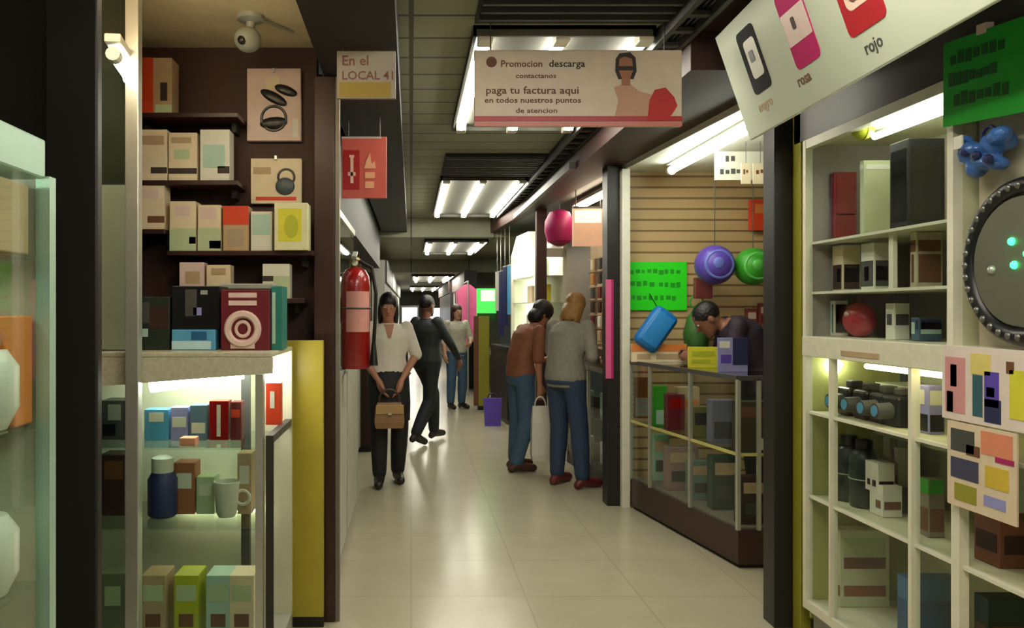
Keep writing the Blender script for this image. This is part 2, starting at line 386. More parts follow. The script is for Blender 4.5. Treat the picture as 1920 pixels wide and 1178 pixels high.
t = thing('fire_sign', 'red fire extinguisher sign hanging above the extinguisher', 'sign', ((a.x+b.x)/2, 4.6, a.z))
part('board', M('fire_sign_pale', (206, 92, 80), .45), t, (-w/2, -.01, 0), (w/2, .01, h), .002)
part('symbol_field', M('fire_sign_red', (170, 24, 26), .45), t, (-w/2+.01, -.0125, h*.14), (-w*.10, -.009, h*.78))
m_sw = M('sign_white', (240, 190, 168), .5)
mb = MB().box((-w*.31, -.0145, h*.24), (-w*.24, -.011, h*.66), .004).box((-w*.36, -.0145, h*.36), (-w*.19, -.011, h*.42)).box((-w*.33, -.0145, h*.66), (-w*.22, -.011, h*.70))
mb.out('extinguisher_symbol', m_sw, t)
mb = MB().prism([(-.03+w*.12, -.009, h*.48), (w*.12+.035, -.009, h*.48), (w*.12+.03, -.009, h*.60), (w*.12+.012, -.009, h*.56), (w*.12+.002, -.009, h*.74), (w*.12-.02, -.009, h*.60)], (0, -.004, 0))
mb.box((w*.02, -.013, h*.32), (w*.24, -.009, h*.42)).box((w*.02, -.013, h*.16), (w*.22, -.009, h*.27))
mb.out('flame_symbol', M('sign_flame', (240, 172, 130), .5), t)
part('top_edge', M('sign_edge', (196, 170, 160), .4), t, (-w/2, -.012, h-.012), (w/2-.03, .011, h))
for s in (-1, 1): MB().cyl((s*w*.35, 0, h-.002), (s*w*.35, 0, 2.63-a.z), .004, n=6).out('hanging_rod', m_dgrey, t)

# ------------------------------------------------------------------ boxed goods stall (near the brown column)
YB = 3.80
def zrow(py): return CH+(HY-py)/F*YB
def shelf(px0, px1, py, label):
    a, b = P(px0, py, YB), P(px1, py, YB)
    t = thing('wall_shelf', label, 'shelf', ((a.x+b.x)/2, 3.87, a.z), 0, 'dark wall shelves of the boxed goods stall')
    w = b.x-a.x
    part('board', m_maroon, t, (-w/2, -.10, -.022), (w/2, .10, 0), .002)
    for s in (-1, 1): part('bracket', m_dark, t, (s*w*.42-.01, .0, -.07), (s*w*.42+.01, .095, -.022))
    return a.z
zA = shelf(250, 448, 214, 'dark wall shelf under the red and beige carton')
zB = shelf(250, 448, 340, 'dark wall shelf under three pale cartons')
zC2 = shelf(250, 313, 431, 'short dark wall shelf behind the white frame post')
zC = shelf(316, 588, 471, 'long dark wall shelf under a row of five cartons')
zD = shelf(322, 572, 560, 'lowest dark wall shelf behind the maroon carton')
pbox('carton_box', 'red and beige carton with small dark figure, alone on the top shelf', 'box', (266, 108, 322, 212), YB-.02, .12, m_tan, [(0, 0, .38, 1, m_ored), (.62, .45, .85, .78, m_ink), (.45, .85, 1, 1, m_pgreen)], zA)
g = 'three pale cartons on the second shelf'
pbox('carton_box', 'pale cream carton behind the white post, first of three', 'box', (258, 242, 313, 338), YB-.02, .10, m_cream, [(.1, .12, .9, .3, m_tan), (.45, .74, 1, .86, m_ink)], zB, g)
pbox('carton_box', 'pale cream carton in the middle of the three', 'box', (316, 248, 369, 338), YB-.02, .10, m_cream, [(.1, .1, .8, .22, m_tan), (.2, .35, .75, .55, m_pgreen), (0, .74, 1, .86, m_ink)], zB, g)
pbox('carton_box', 'pale greenish white carton beside two cream cartons', 'box', (375, 242, 430, 338), YB-.02, .10, m_white, [(.1, .3, .85, .75, m_teal), (.6, .72, 1, .86, m_ink)], zB, g)
# two hanging packs on the brown wall
t = pbox('blister_pack', 'large white hanging pack with black earphones and cables', 'pack', (463, 128, 564, 264), 3.94, .036, m_pinkw, [(.35, .12, .6, .3, m_cream), (.85, .7, .95, .95, m_white)])
mb = MB()
for c, r, an in (((.0, .04), (.075, .026), -.5), ((.06, .075), (.06, .024), -.35), ((.0, -.085), (.07, .03), .1)):
    mb.ell((c[0], -.02, c[1]+.172), (r[0], .012, r[1]), 14, Matrix.Rotation(an, 4, 'Y').inverted())
mb.out('earphones', m_blk, t)
MB().torus((.0, -.02, .11), .06, .007, 'Y', 24, 6).out('coiled_cable', m_blk, t)
part('hanging_hook', m_alu, t, (-.006, -.03, .335), (.006, .02, .355))
t = pbox('blister_pack', 'smaller white hanging pack with one dark grey headphone cup', 'pack', (470, 297, 565, 382), 3.94, .036, m_cream, [(.05, .2, .4, .35, m_tan), (.1, .85, .9, .93, m_ored)])
MB().ell((.045, -.02, .085), (.048, .018, .044), 18).out('headphone_cup', M('slate', (74, 84, 88), .4), t)
MB().torus((.05, -.018, .13), .04, .006, 'Y', 20, 6).out('headband', m_blk, t)
part('hanging_hook', m_alu, t, (-.006, -.03, .215), (.006, .02, .235))
pbox('carton_box', 'small cream carton on the short shelf', 'box', (256, 348, 308, 431), YB-.02, .10, m_cream, [(.15, .1, .8, .3, m_pinkw), (.4, .7, 1, .85, m_brink)], zC2)
g = 'five cartons standing on the long shelf'
pbox('carton_box', 'cream carton with pale green base, first on the long shelf', 'box', (318, 377, 367, 470), YB-.02, .10, m_cream, [(0, .55, 1, 1, m_pgreen), (.2, .1, .8, .3, m_pinkw), (.75, .72, 1, .86, m_blk)], zC, g)
pbox('carton_box', 'cream carton with a black corner, second on the long shelf', 'box', (371, 384, 414, 470), YB-.02, .10, m_cream, [(0, .5, 1, 1, m_pgreen), (.1, .05, .8, .3, m_pinkw), (.5, .78, 1, .95, m_blk)], zC, g)
pbox('carton_box', 'beige carton with an orange red top', 'box', (418, 386, 466, 470), YB-.02, .10, m_tan, [(0, 0, 1, .42, m_ored), (.2, .52, .8, .9, M('dull_beige', (168, 150, 124), .5))], zC, g)
pbox('carton_box', 'pale teal carton beside the yellow green patch carton', 'box', (470, 396, 510, 470), YB-.02, .10, m_white, [(.08, .08, .92, .6, m_teal)], zC, g)
pbox('carton_box', 'white carton with a round yellow green patch', 'box', (514, 392, 577, 481), YB-.06, .12, M('warm_white', (226, 222, 178), .5), [(.12, .12, .82, .82, m_yellow), (.3, .25, .72, .75, m_lime, 'c')], zC, g)
g = 'pale cartons on the lowest shelf'
pbox('carton_box', 'small pinkish white carton above the black carton', 'box', (336, 490, 382, 558), YB-.02, .08, m_pinkw, [(.25, .25, .85, .6, m_tan)], zD, g)
pbox('carton_box', 'small cream carton between the pinkish carton and the grey machine', 'box', (387, 495, 432, 558), YB-.02, .08, m_cream, [(.2, .1, .8, .3, m_tan)], zD, g)
pbox('carton_box', 'white and pale green carton beside the teal edge', 'box', (492, 493, 543, 558), YB-.02, .08, m_white, [(.4, .35, 1, 1, m_pgreen), (0, .35, .4, .5, m_ink)], zD, g)

# counter cabinet
CY0, CY1, CT = 3.20, 3.72, 1.335
xa, xb = P(40, 0, CY0).x, P(512, 0, CY0).x
t = thing('glass_counter', 'glass display counter with speckled grey band, below the wall of cartons', 'counter', ((xa+xb)/2, (CY0+CY1)/2, 0))
cx, cy = (xa+xb)/2, (CY0+CY1)/2
L = lambda x, y, z: (x-cx, y-cy, z)
m_speck = M('speckled_grey', (196, 192, 168), .4, noise=.3, scale=60)
part('countertop', m_speck, t, L(xa, CY0-.02, CT-.02), L(xb, CY1, CT), .004)
MB().prism([L(xa, CY0-.02, CT-.021), L(xb, CY0-.02, CT-.021), L(xb, CY0-.02, CT-.085), L(P(470, 0, CY0).x, CY0-.02, CT-.09), L(xa, CY0-.02, CT-.16)], (0, .02, 0)).out('front_band', m_speck, t)
part('base', m_grey, t, L(xa, CY0, 0), L(xb, CY1, .10))
for px0, px1 in ((239, 261), (480, 494)):
    part('post', m_alu, t, L(P(px0, 0, CY0).x, CY0-.015, .10), L(P(px1, 0, CY0).x, CY0+.03, CT-.09))
part('post', m_dgrey, t, L(P(452, 0, CY0+.4).x, CY0+.40, .1), L(P(468, 0, CY0+.4).x, CY0+.43, CT-.02))
part('glass_panel', m_gglass, t, L(xa, CY0-.004, .10), L(P(480, 0, CY0).x, CY0+.004, CT-.07))
part('back_panel', M('pale_back', (206, 204, 178), .5, noise=.3, scale=3), t, L(xa, CY1-.02, .10), L(xb, CY1, CT-.02))
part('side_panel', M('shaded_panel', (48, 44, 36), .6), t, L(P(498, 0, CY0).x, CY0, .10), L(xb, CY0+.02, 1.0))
zs1, zs2 = 1.5+(HY-826)/F*3.42, .62
part('shelf', m_gglass, t, L(xa, CY0+.03, zs1-.008), L(P(478, 0, CY0).x, CY1-.03, zs1))
part('shelf', m_gglass, t, L(xa, CY0+.03, zs2-.008), L(P(478, 0, CY0).x, CY1-.03, zs2))
MB().cyl(L(P(282, 0, 3.42).x, 3.42, 1.18), L(P(452, 0, 3.42).x, 3.46, 1.235), .030, n=12).out('lamp_tube', m_tube2, t, 'all')
MB().cyl(L(P(300, 0, 3.42).x, CY1-.05, zs2-.03), L(P(470, 0, 3.42).x, CY1-.05, zs2-.03), .012, n=12).out('lamp_tube', M('added_counter_tube', (255, 250, 220), emit=7, noise=0), t, 'all')  # extra glowing tube added under the shelf to brighten the lower counter
MB().cyl(L(P(486, 0, 3.5).x, 3.55, 1.21), L(P(528, 0, 3.5).x, 3.55, 1.22), .028, n=12).out('lamp_tube', m_tube2, t, 'all')
g = 'small packets on the lit counter shelf'
pbox('packet', 'pale blue packet under the counter lamp, beside the corner post', 'packet', (270, 768, 316, 826), 3.42, .07, m_blue, [(.2, .1, .8, .4, m_white)], zs1, g)
pbox('packet', 'blue and white packet in the middle of the lit counter shelf', 'packet', (320, 764, 352, 826), 3.42, .07, m_lil, [(.1, .3, .9, .6, m_white)], zs1, g)
pbox('packet', 'grey blue packet with white stripe beside the red packets', 'packet', (356, 760, 388, 826), 3.42, .07, M('grey_blue', (96, 124, 150), .5), [(.1, .5, .9, .8, m_white)], zs1, g)
pbox('packet', 'bright red packet standing on the lit counter shelf', 'packet', (392, 752, 428, 826), 3.42, .07, m_red, [(.4, .1, .6, .9, m_white)], zs1, g)
pbox('packet', 'darker red packet at the end of the lit counter shelf', 'packet', (432, 754, 452, 826), 3.42, .07, m_mar, [(.1, .2, .9, .4, m_ored)], zs1, g)
pbox('packet', 'salmon coloured packet lying on the front edge of the lit shelf', 'packet', (336, 812, 366, 826), 3.29, .06, M('salmon', (230, 150, 120), .5), [], zs1, g)
z0 = zs2
pbox('carton_box', 'dark blue carton with a white cap shape, inside the counter', 'box', (272, 912, 326, 0), 3.42, .1, m_navy, (), z0) if 0 else None
t = thing('jar', 'dark blue jar with white lid inside the counter', 'jar', (*P(305, 0, 3.42).xy, zs2+.002))
MB().lathe([(.05, 0), (.062, .01), (.062, .16), (.045, .19)], n=20).out('body', m_navy, t, True)
MB().lathe([(.044, .185), (.046, .20), (.046, .25), (.02, .262)], n=20).out('lid', m_white, t, True)
t = thing('cup', 'white cup inside the lower part of the counter', 'cup', (*P(425, 0, 3.42).xy, zs2+.002))
MB().lathe([(.035, 0), (.045, .02), (.055, .15), (.05, .15), (.04, .02), (.001, .015)], n=20).out('body', m_white, t, True)
MB().torus((.068, 0, .08), .03, .007, 'Y', 18, 6).out('handle', m_white, t, True)
for i, (px, w, h, m, nm) in enumerate(((345, 40, .22, M('rust', (170, 104, 70), .5), 'rust coloured carton inside the counter beside the jar'),
                                     (385, 34, .16, m_pgreen, 'pale green carton inside the counter beside the white cup'),
                                     (458, 26, .26, m_tan, 'tan carton inside the counter by the grey post'))):
    pbox('carton_box', nm, 'box', (px-w//2, 700, px+w//2, 800), 3.45, .10, m, [(.15, .2, .85, .5, m_white)], zs2+.002).scale = (1, 1, h/.228)
for i, (px, m, nm) in enumerate(((290, m_tan, 'tan carton on the floor of the counter by the corner post'), (352, m_lime, 'lime carton on the floor of the counter'),
                               (412, m_teal, 'pale teal carton on the floor of the counter'), (456, m_cream, 'cream carton on the floor of the counter by the grey post'))):
    pbox('carton_box', nm, 'box', (px-26, 980, px+20, 1100), 3.40, .14, m, [(.1, .15, .9, .4, m_pgreen), (.2, .6, .8, .8, m_brink)], .102)
pbox('packet', 'orange red packet at the open end of the counter', 'packet', (498, 756, 526, 835), 3.5, .06, m_ored, [(.3, .2, .6, .6, m_white)], 1.0)
part('end_shelf', m_dgrey, [o for o in bpy.data.objects if o.name.startswith('glass_counter')][0], L(P(498, 0, CY0).x, CY0+.02, .97), L(xb, CY1-.02, 1.0))
pbox('carton_box', 'dark grey carton in the counter bay beside the black column', 'box', (188, 752, 236, 826), 3.42, .12, m_dgrey, [(.3, .1, .8, .5, m_grey), (.1, .6, .6, .9, m_blk)], zs1+.002)
pbox('carton_box', 'brown carton low in the counter bay beside the black column', 'box', (186, 870, 234, 985), 3.42, .12, m_brown, [(.2, .1, .9, .4, m_brink)], zs2+.002)
pbox('carton_box', 'sage green carton on the counter floor beside the black column', 'box', (186, 1000, 236, 1120), 3.42, .12, M('sage', (120, 126, 100), .5), [(.2, .2, .8, .5, m_pgreen)], .102)
# yellow end panel
t = thing('end_panel', 'tall mustard yellow end panel beside the brown column', 'panel', (P(568, 0, 3.8).x, 3.80, 0))
part('panel', m_yel, t, (P(527, 0, 3.8).x-P(568, 0, 3.8).x, -.015, .05), (P(607, 0, 3.8).x-P(568, 0, 3.8).x, .015, 1.36), .003)
part('kick_plate', m_dark, t, (P(527, 0, 3.8).x-P(568, 0, 3.8).x, -.01, 0), (P(607, 0, 3.8).x-P(568, 0, 3.8).x, .02, .05))

# things standing on the counter
YC = 3.36
pbox('carton_box', 'black carton with grey emblem on top of the light blue carton', 'box', (322, 541, 412, 622), YC, .16, m_blk, [(.28, .08, .52, .7, m_dgrey), (.6, .1, .75, .2, m_grey), (.45, .5, .62, .68, m_lil)], CT+.088)
pbox('carton_box', 'light blue carton lying flat on the counter', 'box', (322, 622, 404, 661), YC-.02, .2, m_blue, [(0, .55, .9, .95, M('ice', (190, 226, 236), .5)), (.45, .1, .8, .5, M('deep_blue', (34, 92, 140), .5))], CT)
pbox('carton_box', 'maroon carton with large white ring emblem on the counter', 'box', (414, 546, 505, 660), YC-.03, .12, m_mar, [(.16, .05, .74, .13, m_pinkw), (.16, .18, .74, .26, m_pinkw), (.06, .34, .84, .96, m_pinkw, 'o'), (.28, .5, .62, .80, m_pinkw, 'o'), (.2, .82, .7, .97, m_pinkw)], CT)
pbox('carton_box', 'narrow teal carton standing beside the maroon carton', 'box', (508, 540, 529, 660), YC, .14, M('teal', (38, 118, 110), .45), [(.1, .1, .4, .9, m_teal)], CT)
pbox('carton_box', 'dark green carton at the post end of the counter', 'box', (264, 560, 318, 660), YC, .18, M('dark_green', (34, 46, 34), .5), [(0, .1, .3, .5, m_dgrey), (.3, .2, .95, .6, M('dark_brown', (58, 36, 30), .5)), (0, .6, .25, .75, m_teal)], CT)
t = thing('printer', 'grey desk printer behind the maroon carton', 'printer', (P(470, 0, 3.6).x, 3.6, CT))
part('body', M('printer_grey', (92, 98, 96), .4), t, (-.11, -.07, 0), (.11, .07, .26), .01)
part('lid', m_grey, t, (-.12, -.08, .26), (.12, .08, .285), .006); part('paper_slot', m_blk, t, (-.09, -.073, .20), (.09, -.06, .215))
# round camera under the stall ceiling
t = thing('security_camera', 'small pale dome camera under the stall ceiling', 'camera', (P(470, 0, 3.55).x, 3.55, 2.81))
MB().lathe([(.06, 0), (.06, -.02), (.02, -.03), (.018, -.07)], n=20).out('mount', m_grey, t, True)
MB().ell((-.01, -.01, -.11), (.06, .06, .055), 20).out('housing', m_grey, t, True)
MB().ell((-.025, -.055, -.125), (.022, .016, .022), 14).out('lens', m_blk, t, True)
mb = MB().cyl((.05, 0, -.02), (.16, .2, -.002), .006, n=8); mb.out('cable', m_grey, t)

# near glass case at the edge of the view
X0, Y0, Y1, ZT = -.685, .75, 1.50, 1.82
t = thing('glass_case', 'tall glass case with pale green frame beside the black column', 'display case', (X0-.25, (Y0+Y1)/2, 0))
l = (Y1-Y0)/2
m_fr = M('pale_green_frame', (168, 196, 176), .35, .3)
part('top', m_fr, t, (-.25, -l, ZT-.075), (.25, l, ZT), .004)
for sx in (-1, 1):
    for sy in (-1, 1): part('post', m_fr, t, (sx*.25-.013, sy*l-.013, .1), (sx*.25+.013, sy*l+.013, ZT-.07))
part('base', m_dgrey, t, (-.25, -l, 0), (.25, l, .12)); part('back_panel', m_white, t, (-.25, -l, .12), (-.24, l, ZT-.07))
part('glass_panel', m_gglass, t, (.244, -l, .12), (.25, l, ZT-.07)); part('end_panel', M('pale_end', (196, 190, 168), .5, noise=.3, scale=6), t, (-.25, l-.008, .12), (.25, l, ZT-.07))
for z in (.45, .72, 1.0, 1.29, 1.6): part('shelf', m_gglass, t, (-.24, -l+.02, z-.006), (.24, l-.02, z))
MB().cyl((.18, -l+.05, ZT+.012), (.18, l-.18, ZT+.012), .009, n=10).out('lamp_tube', m_tube2, t, 'all')
MB().cyl((.1, -l+.05, ZT-.095), (.1, l-.1, ZT-.095), .016, n=10).out('lamp_tube', m_tube2, t, 'all')
gg = 'pots on the shelves of the near glass case'
for z, m, d in ((1.29, m_white, 'white pot on the upper shelf of the near glass case'), (1.0, m_white, 'white pot on the lower shelf of the near glass case')):
    p = thing('pot', d, 'pot', (X0-.055, 1.40, z+.002), 0, gg)
    MB().lathe([(.03, 0), (.05, .04), (.05, .11), (.03, .14), (.02, .14)], n=20).out('body', m, p, True); MB().ell((0, 0, .15), (.02, .02, .014), 12).out('knob', m_alu, p)
for z, m, d in ((1.6, m_tan, 'tan carton on the top shelf of the near glass case'), (1.291, m_orange, 'orange carton behind the upper white pot'), (.72, m_tan, 'tan carton on the bottom shelf of the near glass case')):
    p = thing('carton_box', d, 'box', (X0-.085, 1.435 if z == 1.291 else 1.42, z)); part('carton', m, p, (-.07, -.02 if z == 1.291 else -.06, .002), (.07, .045, .20 if z == 1.291 else .13), .003); part('printed_panel', m_white, p, (-.05, -.062, .04), (.05, -.058, .1))

# ------------------------------------------------------------------ left side beyond the brown column
def lstall(y0, y1, label, mtop, mlow, zt=1.15, depth=.5, x1=-.41):
    t = thing('stall_counter', label, 'counter', (x1-depth/2, (y0+y1)/2, 0)); l = (y1-y0)/2
    part('carcass', mlow, t, (-depth/2, -l, .07), (depth/2, l, zt-.03), .003)
    part('plinth', m_dark, t, (-depth/2, -l, 0), (depth/2-.02, l, .07))
    part('countertop', mtop, t, (-depth/2, -l, zt-.03), (depth/2+.012, l, zt), .004)
    n = max(2, int(l*2/.8))
    for i in range(n+1):
        y = -l+i*2*l/n; part('edge_strip', m_alu, t, (depth/2-.004, y-.012, .07), (depth/2+.006, y+.012, zt-.03))
    return t
lstall(4.08, 6.1, 'pale grey laminate counter below the fire extinguisher', m_grey, M('pale_laminate', (186, 184, 170), .4, noise=.2, scale=5))
lstall(6.15, 8.4, 'grey counter behind the woman in white', m_white, m_grey, 1.12, x1=-.54)
lstall(8.5, 12.4, 'dark brown counter beyond the woman in white', m_maroon, m_brown, 1.1)
t = thing('stall_window', 'greyish stall window with metal frame above the pale counter', 'window', (-.62, 5.0, 1.15))
part('frame', m_alu, t, (.17, -.92, 0), (.20, -.88, .95)); part('frame', m_alu, t, (.17, -.3, 0), (.20, -.27, .95)); part('frame', m_alu, t, (.17, -.92, .91), (.20, 1.0, .95))
part('pane', m_gglass, t, (.182, -.88, .02), (.188, 1.0, .92)); part('backing', M('window_grey', (128, 136, 118), .5, noise=.4, scale=9), t, (-.02, -.92, 0), (0, 1.0, .95))
sbox('wall_stall', (-.66, 4.06, 2.11), (-.45, 11.5, 2.70), m_dark)
sbox('wall_stall', (-.95, 6.1, 1.16), (-.80, 11.5, 2.12), M('stall_back_dark', (58, 50, 46), .6, noise=.4, scale=4))
def lfront(y0, y1, label, m, z0=0, z1=2.3, x=-.42):
    t = thing('market_booth', label, 'booth', (x-.1, (y0+y1)/2, 0)); l = (y1-y0)/2
    part('panel', m, t, (-.1, -l, z0), (.1, l, z1), .003)
    part('post', m_alu, t, (-.1, -l-.03, 0), (.105, -l, z1)); part('sign_board', m_dgrey, t, (-.1, -l, z1-.35), (.14, l, z1)); part('plinth', m_dark, t, (-.1, -l, 0), (.11, l, .12))
lfront(12.6, 16, 'dark grey stall front beyond the counters', m_dgrey)
lfront(16.3, 21, 'brown stall front near the end of the aisle', m_brown)
lfront(21.3, 28, 'pale grey stall front at the end of the aisle', m_grey)
def wallmount(): pass
# lit far stall windows seen past the walking man
for i, (px0, px1, py0, py1, Y, d) in enumerate(((754, 782, 577, 614, 30, 'white lit window far behind the walking man'), (806, 836, 578, 612, 33, 'white lit window far down the aisle beside his shoulder'))):
    a, b = P(px0, py1, Y), P(px1, py0, Y)
    t = thing('lit_window', d, 'window', ((a.x+b.x)/2, Y, 0))
    w, h = b.x-a.x, b.z-a.z
    part('pane', M('lit_pane', (236, 240, 250), .5, emit=1.3, noise=.1), t, (-w/2, -.02, a.z), (w/2, .02, b.z)); part('frame', m_dgrey, t, (-w/2-.06, 0, 0), (w/2+.06, .06, b.z+.08))
# fire extinguisher
ex, ey, ez = -.335, 4.8, 1.155
t = thing('fire_extinguisher', 'red fire extinguisher mounted above the pale counter', 'fire extinguisher', (ex, ey, ez))
MB().lathe([(.02, 0), (.082, .0), (.09, .015), (.09, .50), (.083, .55), (.06, .59), (.03, .605), (.028, .63), (.001, .63)], n=28).out('cylinder', m_red, t, True)
MB().lathe([(.03, .605), (.034, .61), (.034, .65), (.02, .665), (.001, .665)], n=16).out('valve', M('brass', (150, 124, 70), .35, .8), t, True)
MB().box((-.015, -.13, .67), (.015, .02, .685), .004, Matrix.Rotation(.25, 4, 'X')).box((-.015, -.12, .645), (.015, .02, .657), .004).out('lever', m_grey, t)
MB().lathe([(.018, 0), (.018, -.012), (.001, -.012)], (0.0, -.034, .63), 14, 'Y').out('gauge', m_white, t)
hp = [(.03, -.02, .64), (.10, -.03, .60), (.125, -.035, .45), (.12, -.04, .28), (.112, -.04, .14)]
MB().limb(hp, [.011]*5, 10).out('hose', m_blk, t, True)
MB().cyl((.112, -.04, .15), (.112, -.045, .02), .013, .026, 14).out('nozzle', m_blk, t, True)
mb = MB(); n = 14
rings = []
for z in (.22, .46):
    ring = []
    for r in (.0912, .0925):
        pts = [(r*math.sin(a), -r*math.cos(a), z) for a in [(-.55+1.7*k/(n-1)) for k in range(n)]]
        ring += pts if r < .092 else pts[::-1]
    rings.append(ring)
MB().loft(rings).out('paper_label', M('label_pale', (214, 150, 140), .5), t)
part('wall_bracket', m_dgrey, t, (-.115, -.02, .28), (-.088, .02, .42))
MB().torus((0, 0, .36), .092, .006, 'Z', 32, 6).out('strap', m_dgrey, t)
# ------------------------------------------------------------------ big phone sign over the near display
t = thing('phone_sign', 'large tilted white sign with black, pink and red phone pictures', 'sign', (1.49, 2.62, 2.27), rot=(0, -.325, -.047))
m_sign = M('sign_board_white', (198, 206, 184), .6, noise=.05, scale=3)
part('board', m_sign, t, (-.012, -1.15, 0), (.012, .98, .49), .004)
part('back_rail', m_dgrey, t, (.012, -1.15, .05), (.05, .96, .09)); part('back_rail', m_dgrey, t, (.012, -1.15, .38), (.05, .96, .42))
def rr(yc, zc, w, h, r, x, e=.003, k=5):
    pts = []
    for sx, sy, a0 in ((1, 1, 0), (-1, 1, PI/2), (-1, -1, PI), (1, -1, 3*PI/2)):
        for i in range(k):
            a = a0+i*PI/2/(k-1); pts.append((x, yc+sx*(w/2-r)+r*math.cos(a), zc+sy*(h/2-r)+r*math.sin(a)))
    return MB().prism(pts, (-e, 0, 0))
def phone(yc, zc, w, h, mc, lab, style):
    b = rr(yc, zc, w, h, .025, -.012).out('phone_picture', mc, t); b['label'] = lab
    if style == 0:
        rr(yc-.012, zc+.005, w*.62, h*.60, .02, -.0135).out('phone_screen', m_white, b); rr(yc-.005, zc+.015, w*.24, h*.18, .01, -.0155).out('round_mark', m_blk, b)
    if style == 1:
        rr(yc, zc+.005, w*.96, h*.42, .006, -.0135).out('phone_screen', m_pinkw, b); rr(yc+.01, zc+.015, w*.14, h*.16, .01, -.0155).out('round_mark', m_ink, b)
    if style == 2:
        rr(yc, zc+.03, w*.66, h*.66, .03, -.0135).out('phone_screen', M('sign_cream', (236, 206, 186), .5), b); rr(yc, zc+.03, w*.44, h*.50, .03, -.0155).out('dial', m_brink, b)
        rr(yc, zc+.04, w*.20, h*.24, .02, -.0175).out('round_mark', m_cream, b)
m_spink = M('sign_pink', (186, 30, 100), .85); m_sred = M('sign_red', (172, 18, 30), .85)
phone(3.31-2.62, .29, .175, .27, M('phone_black', (24, 22, 26), .9), 'black phone picture', 0)
phone(2.90-2.62, .285, .19, .29, m_spink, 'pink phone picture', 1)
phone(2.50-2.62, .262, .22, .27, m_sred, 'red phone picture', 2)
for s, y, z, m in (('negro', 3.41-2.62, .085, m_tan), ('rosa', 3.03-2.62, .085, m_brink), ('rojo', 2.56-2.62, .055, m_dgrey)):
    text(s, .06, (-.0125, y, z), m, t, rz=-PI/2)
MB().prism([(-.0125, -.62+.06*math.cos(k*PI/10), .33+.06*math.sin(k*PI/10)) for k in range(20)], (-.003, 0, 0)).out('grey_emblem', M('sign_emblem', (150, 146, 136), .5), t)
for y in (-.9, .1, .85): part('support_arm', m_dgrey, t, (.03, y-.015, .20), (.30, y+.015, .23))
sbox('trim_5', (1.80, 1.2, 2.28), (1.90, 3.76, 2.62), M('grey_strip', (92, 90, 88), .4, noise=.2))

# ------------------------------------------------------------------ slatboard stall
A, B = Vector((1.67, 6.08, 0)), Vector((1.90, 4.65, 0))
fp = [A, B, Vector((3.0, 4.65, 0)), Vector((3.0, 5.08, 0)), Vector((2.14, 5.08, 0)), Vector((2.00, 6.08, 0))]
def shrink(k):
    return [fp[0]+Vector((k, -k*.4, 0)), fp[1]+Vector((k*.9, k, 0)), fp[2]+Vector((-k, k, 0)), fp[3]+Vector((-k, -k, 0)), fp[4]+Vector((-k, -k, 0)), fp[5]+Vector((-k, -k*.4, 0))]
t = thing('glass_counter', 'glass counter with dark brown base in front of the slatboard wall', 'counter', B)
def slab(nm, pts, z0, z1, m): return MB().prism([Vector((p.x, p.y, z0))-B for p in pts], (0, 0, z1-z0)).out(nm, m, t)
slab('plinth', shrink(.02), 0, .025, m_dark); slab('base', fp, .025, .225, m_maroon)
slab('floor_panel', shrink(.015), .225, .235, M('counter_floor', (120, 108, 96), .5))
slab('shelf', shrink(.04), .652, .66, m_gglass); slab('glass_top', fp, 1.108, 1.118, m_gglass)
def seg(p, q, z0, z1, th, m, nm):
    p, q = Vector(p), Vector(q); d = (q-p).normalized(); n = Vector((-d.y, d.x, 0))*th/2
    return MB().prism([Vector((v.x, v.y, z0))-B for v in (p-n, q-n, q+n, p+n)], (0, 0, z1-z0)).out(nm, m, t)
C_ = Vector((3.0, 4.65, 0))
seg(A, B, .225, 1.10, .006, m_glass, 'glass_panel'); seg(B, C_, .225, 1.10, .006, m_glass, 'glass_panel')
for p, q in ((A, B), (B, C_), ):
    seg(p, q, 1.095, 1.122, .022, m_dgrey, 'top_rail'); seg(p, q, .655, .672, .012, M('shelf_edge', (196, 186, 110), .4), 'shelf_edge')
for s in (.0, .22, .62, 1.0):
    p = A+(B-A)*s; d = (B-A).normalized()
    seg(p-d*.011, p+d*.011, .225, 1.10, .022, m_alu, 'post')
for x in (2.02,): seg((x-.01, 4.65, 0), (x+.01, 4.65, 0), .225, 1.10, .022, m_alu, 'post')
def CYp(px, off=.16):
    u = (px-VX)/F; return (1.67+off+6.08*.1586)/(u+.1586)
def cbox(nm, label, cat, px, w, h, m, z, prints=(), off=.16, dep=.09, group=None):
    Y = CYp(px, off); k = F/Y
    return pbox(nm, label, cat, (px-w*k/2, 100, px+w*k/2, 100+h*k), Y, dep, m, prints, z, group)
g = 'goods on the glass shelf of the slatboard stall'
zs, zf = .661, .236
cbox('carton_box', 'brown orange carton high behind the counter glass by the white post', 'box', 1204, .13, .32, M('rust2', (140, 80, 36), .5), zs, [(.1, .5, .9, .95, m_grey)], group=g)
cbox('carton_box', 'tall green packet behind the counter glass', 'packet', 1238, .10, .29, m_grn, zs, [(.2, .6, .8, .95, m_teal)], .10, group=g)
cbox('carton_box', 'dark red carton behind the counter glass beside the green packet', 'box', 1268, .12, .25, m_mar, zs, [(.1, .1, .9, .4, m_red)], .12, group=g)
cbox('carton_box', 'beige carton on the counter shelf under the orange sign strip', 'box', 1292, .15, .30, m_tan, zs, [(.1, .3, .9, .5, m_orange)], .22, group=g)
cbox('carton_box', 'olive carton on the counter shelf under the yellow sign', 'box', 1322, .17, .20, M('olive', (112, 108, 52), .5), zs, [(.1, .2, .8, .6, m_blk)], group=g)
cbox('carton_box', 'lilac grey carton on the counter shelf near its corner', 'box', 1358, .16, .27, M('lilac_grey', (110, 108, 130), .5), zs, [(.1, .5, .9, .9, m_olive if 0 else m_dgrey)], group=g)
